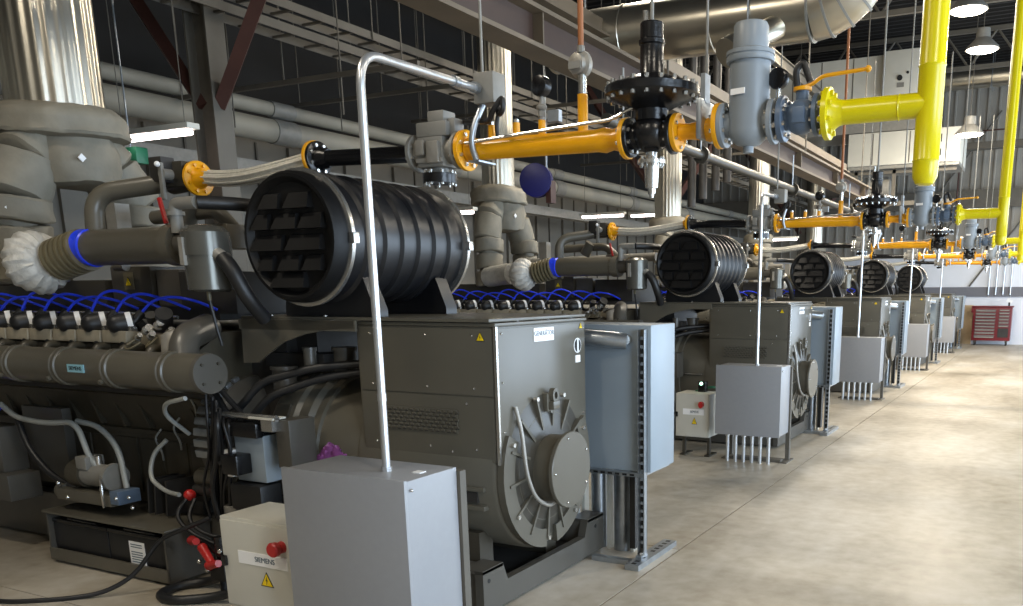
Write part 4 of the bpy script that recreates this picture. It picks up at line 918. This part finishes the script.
# right wall with tall open doorways / windows
b = MB('wallpanel')
bays = [(-2.5, 1.5), (3.0, 8.0), (10.0, 15.0), (17.0, 22.0), (23.5, 27.5)]
edges = [Y0] + [e for bb in bays for e in bb] + [Y1]
for i in range(0, len(edges), 2): b.box(6.0, 6.15, edges[i], edges[i + 1], 0, 8)
for a, c in bays: b.box(6.0, 6.15, a, c, 4.2, 8)
struct(b, 'wall_right')
for i, (a, c) in enumerate(bays):
    b = MB('cab'); b.box(5.96, 6.0, a - 0.08, a, 0, 4.28, 'cab'); b.box(5.96, 6.0, c, c + 0.08, 0, 4.28, 'cab'); b.box(5.96, 6.0, a, c, 4.2, 4.28, 'cab'); struct(b, f'door_{i+1}')

# ---- steel columns with braces
def column(x, y, lab, cap=True):
    t = thing('steel_column', lab, 'column', (x, y, 0), 'steel roof columns')
    b = MB('truss'); b.box(x - 0.13, x + 0.13, y - 0.012, y + 0.012, 0, 7.84); b.box(x - 0.14, x - 0.12, y - 0.10, y + 0.10, 0, 7.84); b.box(x + 0.12, x + 0.14, y - 0.10, y + 0.10, 0, 7.84); b.build('column_shaft', t)
    for s_ in (-1, 1):
        b = MB('rust'); b.tube([(x + s_ * 0.10, y, 3.30), (x + s_ * 0.9, y, 4.35), (x + s_ * 2.2, y, 6.2)], 0.075, 'rust', 4); b.build('brace', t, 'red oxide diagonal brace')
column(-7.12, 5.9, 'grey steel column with red brown diagonal braces beside the nearest exhaust stack')
column(-7.12, 5.9 + 2 * S, 'steel column with braces half hidden behind the third generator')
column(-7.12, 5.9 + 4 * S, 'steel column at the far end of the engine row')

# ---- long pipes on the left wall
for z, r, lab in ((3.86, 0.085, 'long white wrapped pipe running high along the left wall, upper of two'), (3.60, 0.14, 'thick white wrapped pipe running along the left wall below the thinner one')):
    t = thing('wall_pipe', lab, 'pipe', (-9, 12, z), 'white wrapped pipes')
    b = MB('pipewrap'); b.cyl((-9, -3.9, z), (-9, 28, z), r, 'pipewrap', seg=24); b.build('pipe', t)
    y = 1.5
    while y < 27:
        b = MB('galv'); b.cyl((-9, y, z), (-9, y + 0.35, z), r + 0.012, 'castgrey', seg=24); b.build('pipe_sleeve', t)
        y += 3.4
t = thing('pipe_gutter', 'grey cable trough hanging below the wrapped pipes near the left wall', 'cable trough', (-9, 12, 3.2))
b = MB('wallup'); b.box(-9.2, -8.95, -3.9, 28, 3.05, 3.12, 'castgrey'); b.box(-9.2, -9.17, -3.9, 28, 3.05, 3.25, 'castgrey'); b.build('trough', t)
# trapeze hangers
k = 0
TR = [(-9.1, -5.6, 7.0, 3.72), (-9.4, -6.2, 9.0, 4.02), (-9.6, -6.0, 5.5, 4.23), (-9.4, -5.5, 11.5, 4.23), (-9.4, -5.4, 14.2, 4.23), (-9.4, -5.4, 17, 4.23)]
for x0, x1, y, z in TR:
    lab = ['strut trapeze with long rods right of the red brown brace', 'strut trapeze behind the bend of the nearest conduit', 'strut trapeze crossing above the white pipes near the big stack',
           'strut trapeze in the dark roof behind the second exhaust stack', 'strut trapeze in the dark roof by the third exhaust stack', 'deepest strut trapeze in the dark roof over the far engines'][k]; k += 1
    t = thing('strut_trapeze', lab, 'hanger', (x0, y, z), 'ceiling strut trapezes')
    b = MB('truss'); b.box(x0, x1, y - 0.02, y + 0.02, z, z + 0.045, 'truss'); b.build('strut', t)
    for i in range(5):
        x = x0 + 0.2 + (x1 - x0 - 0.4) * i / 4
        b = MB('truss'); b.cyl((x, y, z - (0.35 if i % 2 else 0)), (x, y, 7.85), 0.008, 'truss', seg=6); b.build('hanger_rod', t)
# ceiling purlins and trusses
for i, (y) in enumerate((3.0, 8.3, 13.6, 18.9, 24.2)):
    t = thing('roof_truss', ['roof truss nearest the camera, dark steel', 'second dark roof truss from the camera', 'third dark roof truss from the camera', 'fourth dark roof truss from the camera', 'dark roof truss nearest the far wall'][i], 'truss', (-2.5, y, 6.9), 'dark roof trusses')
    b = MB('truss'); b.box(-10.9, 5.9, y - 0.05, y + 0.05, 6.9, 7.0, 'truss'); b.build('bottom_chord', t)
    b = MB('truss'); b.box(-10.9, 5.9, y - 0.05, y + 0.05, 7.74, 7.84, 'truss'); b.build('top_chord', t)
    for j in range(14):
        x = -10.8 + j * 1.2; b = MB('truss'); b.tube([(x, y, 6.95), (x + 0.6, y, 7.78)], 0.03, 'truss', 6); b.tube([(x + 0.6, y, 7.78), (x + 1.2, y, 6.95)], 0.03, 'truss', 6); b.build('web_member', t)
for i, (x, z) in enumerate(((-8.2, 6.0), (-6.3, 5.2), (-4.9, 5.6))):
    t = thing('roof_purlin', ['dim steel roof purlin farthest left', 'dim steel roof purlin above the exhaust stacks', 'dim steel roof purlin right of the stacks'][i], 'beam', (x, 12, z), 'dim roof purlins')
    b = MB('truss'); b.box(x - 0.06, x + 0.06, -3.9, 28, z, z + 0.02); b.box(x - 0.06, x + 0.06, -3.9, 28, z + 0.18, z + 0.2); b.box(x - 0.01, x + 0.01, -3.9, 28, z, z + 0.2); b.build('beam_section', t)
for x, z, lab in ((-7.0, 4.28, 'perforated dim cable tray high in the dark roof, left of the nearest conduit bend'), (-7.0, 4.07, 'lower dim cable tray running under the higher one in the dark roof')):
    t = thing('cable_tray', lab, 'cable tray', (x, 10, z), 'dim cable trays')
    b = MB('truss'); b.box(x - 0.15, x - 0.14, 3.0, 27, z, z + 0.08); b.box(x + 0.14, x + 0.15, 3.0, 27, z, z + 0.08)
    yy = 3.1
    while yy < 27: b.box(x - 0.14, x + 0.14, yy, yy + 0.03, z, z + 0.02); yy += 0.4
    b.build('tray', t)
    for yy in (4.6, 7.8, 11.0, 14.2, 17.4, 20.6): MB('truss').cyl((x + (0.16 if z > 4.2 else -0.16), yy, z), (x + (0.16 if z > 4.2 else -0.16), yy, 7.85), 0.007, 'truss', seg=6).build('hanger_rod', t)
# brown crane beam
t = thing('runway_beam', 'long brown steel I-beam running above the generators toward the far wall', 'beam', (-3.6, 10, 3.4))
b = MB('beam'); b.box(-3.72, -3.48, -3.9, 18.5, 3.345, 3.375); b.box(-3.72, -3.48, -3.9, 18.5, 3.60, 3.63); b.box(-3.615, -3.585, -3.9, 18.5, 3.37, 3.6, 'web'); b.build('beam_section', t)
y = 1
while y < 18: b = MB('beam'); b.box(-3.70, -3.50, y, y + 0.015, 3.37, 3.60, 'beam'); b.build('stiffener', t); y += 2.4
for y in (3.0, 8.3, 13.6, 17.9): MB('truss').cyl((-3.6, y, 3.62), (-3.6, y, 6.9), 0.012, 'truss', seg=8).build('hanger_rod', t)
t = thing('runway_beam', 'pale brown channel beside and above the long brown I-beam', 'beam', (-3.3, 10, 3.6))
b = MB('beam'); b.box(-4.05, -3.95, -3.9, 18.5, 3.95, 3.97); b.box(-4.05, -4.03, -3.9, 18.5, 3.95, 4.12); b.build('beam_section', t)

# big silver duct
t = thing('air_duct', 'large shiny silver round duct crossing above the gas pipes and turning upward', 'duct', (-3, 8, 3.97))
b = MB('stack'); b.lathe((-4.7, 8, 4.02), (1, 0, 0), [(0, 0.26), (0.8, 0.26), (0.805, 0.267), (0.82, 0.267), (0.825, 0.26), (1.7, 0.26), (1.705, 0.267), (1.72, 0.267), (1.725, 0.26), (2.6, 0.26)], 'stack', 44); b.build('duct_run', t)
b = MB('stack')
P = []
for i in range(7):
    w = (PI / 2) * i / 6; P.append((-2.10 + 0.42 * math.sin(w), 8, 4.02 + 0.42 * (1 - math.cos(w))))
b.tube(P, 0.265, 'stack', 36); 
for i in range(0, 7, 1):
    w = (PI / 2) * i / 6; c = Vector(P[i]); b.lathe(c - Vector((math.cos(w), 0, math.sin(w))) * 0.008, (math.cos(w), 0, math.sin(w)), [(0, 0.276), (0.02, 0.276)], 'rod', 36)
b.build('duct_elbow', t)
b = MB('stack'); b.cyl((-1.68, 8, 4.44), (-1.68, 8, 7.85), 0.26, 'stack', seg=40); b.build('duct_riser', t)
b = MB('stack'); b.cyl((-2.35, 7.9, 3.90), (-2.6, 7.4, 3.62), 0.10, 'stack', seg=22); b.cyl((-2.6, 7.4, 3.62), (-2.64, 7.32, 3.57), 0.12, 'stack', seg=22); b.build('duct_branch', t)
for x in (-4.5, -2.6):
    b = MB('galv'); b.cyl((x, 7.72, 3.72), (x, 7.72, 6.9), 0.008, 'galv', seg=6); b.cyl((x, 8.28, 3.72), (x, 8.28, 6.9), 0.008, 'galv', seg=6); b.box(x - 0.02, x + 0.02, 7.68, 8.32, 3.70, 3.74, 'galv'); b.build('duct_hanger', t)
# duct at the far wall
t = thing('air_duct', 'large silver duct running horizontally high in front of the far wall', 'duct', (-2, 26.5, 7.2))
b = MB('stack'); b.cyl((-5, 26.5, 7.2), (5.8, 26.5, 7.2), 0.28, 'stack', seg=32); b.build('duct_run', t)
for x in (-3.6, -2.0, -0.4, 2): b = MB('galv'); b.box(x - 0.02, x + 0.02, 26.2, 26.8, 6.88, 6.92, 'galv'); b.cyl((x, 26.2, 6.9), (x, 26.2, 7.85), 0.012, 'galv', seg=6); b.cyl((x, 26.8, 6.9), (x, 26.8, 7.85), 0.012, 'galv', seg=6); b.build('duct_hanger', t)

# white air handling casing high at the far end
t = thing('air_handler', 'white panelled air handling unit hanging high before the far wall, upper casing', 'air handler', (-5, 22.5, 5.6), 'white air handling units')
b = MB('clad'); b.box(-6.85, -3.0, 22, 23.6, 5.66, 6.95, 'clad', bev=0.01)
for x in (-6.2, -5.5, -4.75, -4.05): b.box(x - 0.012, x + 0.012, 21.99, 22.0, 5.68, 6.93, 'truss')
b.box(-6.85, -3.0, 22.02, 23.6, 5.28, 5.66, 'castgrey'); b.build('casing', t)
b = MB('clad'); b.box(-4.0, -3.22, 21.7, 22.0, 5.98, 6.95, 'box', bev=0.02); pn = b.build('control_panel', t)
b = MB('inkdark'); b.cyl((-3.62, 21.7, 6.35), (-3.62, 21.66, 6.35), 0.06, 'inkdark', seg=14); b.cyl((-3.45, 21.7, 6.45), (-3.45, 21.67, 6.45), 0.03, 'inkdark', seg=10); b.box(-3.68, -3.52, 21.69, 21.7, 6.15, 6.25, 'castgrey'); b.build('switch', pn)
t = thing('air_handler', 'white panelled air handling unit below the upper casing, behind the yellow header', 'air handler', (-3.5, 22.5, 4.5), 'white air handling units')
b = MB('clad'); b.box(-4.78, -2.24, 22, 23.6, 4.52, 5.26, 'clad', bev=0.01); b.box(-4.78, -2.24, 22.05, 23.6, 4.44, 4.52, 'castgrey')
for x in (-4.2, -3.35, -2.75): b.box(x - 0.012, x + 0.012, 21.99, 22.0, 4.54, 5.24, 'truss')
b.build('casing', t)
b = MB('inkdark'); b.box(-2.68, -2.64, 21.97, 22.0, 4.95, 5.12, 'inkdark'); b.box(-2.68, -2.64, 21.97, 22.0, 4.65, 4.80, 'inkdark'); b.build('latch', t)
t = thing('pump_rack', 'dark equipment rack hanging under the lower white air handler', 'equipment rack', (-4, 22.5, 3.6))
b = MB('void'); b.box(-5.6, -2.3, 22.2, 22.26, 3.6, 3.7, 'truss'); b.box(-5.6, -2.3, 22.2, 22.26, 4.34, 4.42, 'truss')
for x in (-5.5, -4.6, -3.7, -2.8): b.box(x - 0.04, x + 0.04, 22.2, 22.28, 3.6, 4.44, 'truss')
b.cyl((-5.3, 22.3, 4.05), (-4.7, 22.3, 4.05), 0.2, 'void', seg=20); b.cyl((-4.3, 22.3, 4.0), (-3.8, 22.3, 4.0), 0.22, 'castgrey', seg=20); b.build('frame', t)
# diagonal conduits on the far wall
for i, (x, z0, z1) in enumerate(((-3.1, 1.7, 3.9), (-2.2, 4.5, 6.6), (-1.2, 1.7, 3.9))):
    single(MB('truss').cyl((x - 1.1, 28.2, z0), (x + 0.4, 28.2, z1), 0.025, 'truss', seg=8), 'wall_brace', ['diagonal wall brace behind the farthest air filter', 'diagonal wall brace high right of the air handlers', 'diagonal wall brace above the red tool chest'][i], 'brace', (x, 28.2, z0), 'diagonal wall braces')
# grey drop conduits above the chest
for i in range(4):
    single(MB('conduit').cyl((-1.75 + i * 0.2, 28.15, 1.45), (-1.75 + i * 0.2, 28.15, 2.9), 0.022, 'conduit', seg=10), 'wall_conduit', 'grey vertical conduit on the white far wall above the red tool chest', 'conduit', (-1.75 + i * 0.2, 28.15, 1.45), 'wall conduits above the tool chest')
# plywood
b = MB('ply'); b.box(-2.62, -2.12, 28.1, 28.16, 0.0, 1.15, 'ply', bev=0.004); single(b, 'plywood_sheet', 'tan plywood sheet leaning at the far wall left of the red tool chest', 'board', (-2.4, 28.13, 0))
# tool chest
t = thing('tool_chest', 'red rolling tool chest with many drawers against the far wall', 'tool chest', (-1.55, 27.75, 0))
b = MB('toolred'); b.box(-2.07, -1.02, 27.5, 28.0, 0.14, 1.10, 'toolred', bev=0.01); b.box(-2.12, -0.99, 27.47, 28.02, 1.10, 1.14, 'toolred', bev=0.008); b.box(-2.12, -2.07, 27.5, 27.55, 0.95, 1.1, 'toolred'); b.build('chest_body', t)
for z0, h in ((0.98, .08), (0.89, .08), (0.80, .08), (0.70, .09), (0.61, .08), (0.52, .08), (0.43, .08), (0.34, .08), (0.22, .11)):
    b = MB('toolgrey'); b.box(-2.0, -1.45, 27.485, 27.5, z0, z0 + h - 0.02, 'toolgrey'); dr = b.build('drawer', t); MB('steel').box(-1.98, -1.47, 27.47, 27.485, z0 + 0.005, z0 + 0.03, 'cast').build('drawer_pull', dr)
for z0, h in ((1.0, .06), (0.91, .08), (0.82, .08), (0.73, .08), (0.64, .08), (0.54, .09)):
    b = MB('toolred'); b.box(-1.36, -1.08, 27.485, 27.5, z0, z0 + h - 0.02, 'toolgrey'); dr = b.build('drawer', t); MB('steel').box(-1.34, -1.10, 27.47, 27.485, z0 + 0.005, z0 + 0.03, 'cast').build('drawer_pull', dr)
b = MB('void'); b.box(-1.36, -1.08, 27.485, 27.5, 0.24, 0.50, 'void'); b.build('door', t)
for x in (-1.98, -1.12):
    for y in (27.56, 27.94): b = MB('void'); b.cyl((x - 0.02, y, 0.06), (x + 0.02, y, 0.06), 0.06, 'void', seg=16); b.box(x - 0.03, x + 0.03, y - 0.03, y + 0.03, 0.09, 0.15, 'truss'); b.build('caster', t)
t = thing('paper_holder', 'small white card on a black holder on top of the red tool chest', 'card holder', (-1.12, 27.7, 1.14))
b = MB('white'); b.box(-1.20, -1.04, 27.68, 27.69, 1.22, 1.33, 'white', rot=Matrix.Rotation(0.5, 3, 'Y')); b.build('card', t)
b = MB('void'); b.box(-1.15, -1.10, 27.66, 27.72, 1.14, 1.24, 'void'); b.build('holder', t)

t = thing('pipe_loop', 'thin red brown pipe bent at right angles right of the white air handlers', 'pipe', (-2.9, 26, 4.3))
MB('rust').tube([(-2.62, 26, 3.9), (-2.62, 26, 5.75), (-1.3, 26, 5.75), (-1.3, 26, 6.9)], 0.02, 'rust', 8, bend=0.08).build('pipe', t)
MB('truss').box(-2.9, -0.9, 26.0, 26.7, 5.35, 5.42, 'truss').box(-2.9, -0.9, 25.95, 26.0, 5.3, 5.47, 'truss').build('platform_edge', t)
# hose reel in navy
t = thing('hose_reel', 'round navy blue reel hanging in front of the pipes, right of the second stack', 'reel', (-4.9, 8.0, 2.7))
b = MB('navy'); b.lathe((-4.9, 7.95, 2.74), (0.35, -1, 0), [(0, 0.15), (0.02, 0.165), (0.04, 0.15), (0.09, 0.14), (0.11, 0.165), (0.13, 0.165), (0.14, 0.12)], 'navy', 30); b.build('drum', t)
b = MB('rust'); b.box(-4.78, -4.72, 7.9, 8.0, 2.52, 2.74, 'rust'); b.cyl((-4.84, 8.02, 2.7), (-4.84, 8.02, 5.5), 0.012, 'galv', seg=8); b.build('bracket', t)
single(MB('green').box(-7.72, -7.42, 5.30, 5.42, 2.76, 2.90, 'green', 0.01).box(-7.66, -7.50, 5.29, 5.30, 2.80, 2.86, 'white').cyl((-7.57, 5.36, 2.90), (-7.57, 5.36, 7.8), 0.008, 'galv', seg=6), 'equipment_box', 'small dark green box hanging left of the nearest tube lamp', 'box', (-7.57, 5.36, 2.8))
# dark vertical duct mass behind the first filter (black risers)
t = thing('cable_riser', 'dark bundled vertical pipes hanging from the roof behind the grey filter', 'pipe bundle', (-6, 14, 4))
for i, x in enumerate((-5.62, -5.42, -5.2, -5.0)): b = MB('void'); b.cyl((x, 14, 3.0 + 0.12 * i), (x, 14, 7.8), 0.07, 'void', seg=14); b.build('pipe', t)
t = thing('cross_pipe', 'dark grey pipe with flanges running below the brown beam behind the first filter', 'pipe', (-3.0, 8, 3.0))
b = MB('truss'); b.cyl((-3.2, 6.2, 2.92), (-3.2, 17.0, 2.92), 0.045, 'olive_dark', seg=16); b.build('pipe', t)
for y in (6.5, 8.2, 11.5, 15): b = MB('castgrey'); b.lathe((-3.2, y, 2.92), (0, 1, 0), [(0, 0.08), (0.05, 0.08)], 'olive_dark', 20); b.cyl((-3.2, y, 2.95), (-3.2, y, 3.345), 0.008, 'galv', seg=6); b.build('flange', t)

# ---- lamps
LIGHTK = 1.0
def area(name, loc, rot, sx, sy, power, col, shape='RECTANGLE'):
    l = bpy.data.lights.new(name, 'AREA'); l.shape = shape; l.size = sx
    if shape == 'RECTANGLE': l.size_y = sy
    l.energy = power * LIGHTK; l.color = col
    o = bpy.data.objects.new(name, l); COL.objects.link(o); o.location = loc; o.rotation_euler = rot
    return o
tubes = [(-7.02, 5.2, 2.93, 'glowing tube lamp left of the steel column'), (-8.03, 10.5, 2.73, 'glowing tube lamp seen right of the second exhaust collar'), (-8.25, 15.8, 3.07, 'glowing tube lamp behind the second braided hose, left of a pair'),
         (-7.15, 15.8, 3.05, 'glowing tube lamp behind the second braided hose, right of a pair'),
         (-6.15, 21.0, 2.81, 'small glowing tube lamp seen right of the second air filter')]
for x, y, z, lab in tubes:
    t = thing('hanging_tube_lamp', lab, 'lamp', (x, y, z), 'tube lamps')
    b = MB('clad'); b.box(x - 0.50, x + 0.50, y - 0.06, y + 0.06, z + 0.03, z + 0.075, 'clad', bev=0.005); b.build('fixture_body', t)
    b = MB('tube'); b.cyl((x - 0.46, y, z + 0.005), (x + 0.46, y, z + 0.005), 0.024, 'tube', seg=14); b.build('tube', t)
    for xx in (-0.4, 0.4): b = MB('truss'); b.cyl((x + xx, y, z + 0.07), (x + xx, y, 7.8), 0.004, 'truss', seg=6); b.build('suspension_wire', t)
bays_l = []
labs = iter(['high bay lamp directly right of the yellow header top', 'high bay lamp just below and behind the top right lamp', 'high bay lamp glimpsed behind the silver duct elbow', 'high bay lamp at the top edge above the orange vent pipe',
             'high bay lamp seen between regulator and grey filter', 'high bay lamp over the aisle near the camera', 'high bay lamp over the aisle beside the camera', 'high bay lamp over the far aisle', 'high bay lamp over the front of the engines', 'high bay lamp over the rear aisle bay', 'high bay lamp behind the camera', 'low high bay lamp right of the lower white air handler'])
for x, y in ((-1.66, 16.0), (-1.63, 18.6), (-4.04, 15.9), (-4.6, 9.6), (-3.9, 12.0), (2.5, 5.5), (1.8, 0.5), (2.5, 12.0), (-4.8, 1.0), (2.5, 22.0), (-2.0, -1.5), (-1.95, 20.8)):
    z = 4.85 if y == 20.8 else 6.0
    t = thing('hanging_lamp', next(labs), 'lamp', (x, y, z), 'high bay lamps')
    b = MB('castgrey'); b.lathe((x, y, z + 0.02), (0, 0, 1), [(0, 0.30), (0.04, 0.29), (0.16, 0.17), (0.2, 0.13), (0.36, 0.12), (0.38, 0.05)], 'castgrey', 32); b.build('reflector', t)
    b = MB('lamp'); b.lathe((x, y, z - 0.005), (0, 0, 1), [(0, 0.24), (0.012, 0.26), (0.026, 0.28)], 'lamp', 32); b.build('lens', t)
    b = MB('truss'); b.cyl((x, y, z + 0.4), (x, y, 7.85), 0.008, 'truss', seg=6); b.build('suspension_wire', t)
    l = bpy.data.lights.new('high_bay_light', 'POINT'); NR = 0.45 if (y < 6 and x > -3) else 1.0
    l.energy = 60 * NR * (0.45 if x < -3.5 and y < 14 else 1.0); l.color = (1.0, 0.90, 0.74); l.shadow_soft_size = 0.22
    o = bpy.data.objects.new('high_bay_light', l); COL.objects.link(o); o.location = (x, y, z - 0.26)
    area('high_bay_beam', (x, y, z - 0.03), (0, 0, 0), 0.5, 0.5, 170 * NR * (0.7 if x < -3.5 and y < 14 else 1.0), (1.0, 0.90, 0.74), 'DISK')

# daylight through the open bay doors of the right wall
for a, c in bays:
    o = area('daylight', (6.1, (a + c) / 2, 2.1), (0, math.radians(90), 0), 4.1, c - a, 460, (0.66, 0.82, 1.0))

w = bpy.data.worlds.new('world'); SC.world = w; w.use_nodes = True
bg = w.node_tree.nodes['Background']; bg.inputs[0].default_value = (0.70, 0.84, 1.0, 1); bg.inputs[1].default_value = 1.6

# ------------------------------------------------------------------ camera
f, yaw, pit, rol, px, py = 852.905, -0.4532495, -0.2233982, -0.0035522, 628.479, 483.146
cy, sy = math.cos(yaw), math.sin(yaw)
F = Vector((sy * math.cos(pit), cy * math.cos(pit), math.sin(pit))); rt = Vector((cy, -sy, 0)); up = rt.cross(F)
c_, s_ = math.cos(rol), math.sin(rol); r2 = rt * c_ + up * s_; u2 = up * c_ - rt * s_
cam = bpy.data.cameras.new('camera'); co = bpy.data.objects.new('camera', cam); COL.objects.link(co)
co.matrix_world = Matrix(((r2.x, u2.x, -F.x, 0), (r2.y, u2.y, -F.y, 0), (r2.z, u2.z, -F.z, 1.65), (0, 0, 0, 1)))
cam.sensor_width = 36; cam.lens = f * 36 / 1023
cam.shift_x = (511.5 - px) / 1023; cam.shift_y = (py - 303) / 1023
cam.clip_start = 0.05; cam.clip_end = 100
SC.camera = co

for o in bpy.data.objects:
    if '_o' in o: del o['_o']
SC.view_settings.view_transform = 'Standard'; SC.view_settings.look = 'None'
SC.view_settings.gamma = 1; SC.view_settings.use_curve_mapping = False
SC.view_settings.exposure = 0.12
SC.cycles.max_bounces = 8
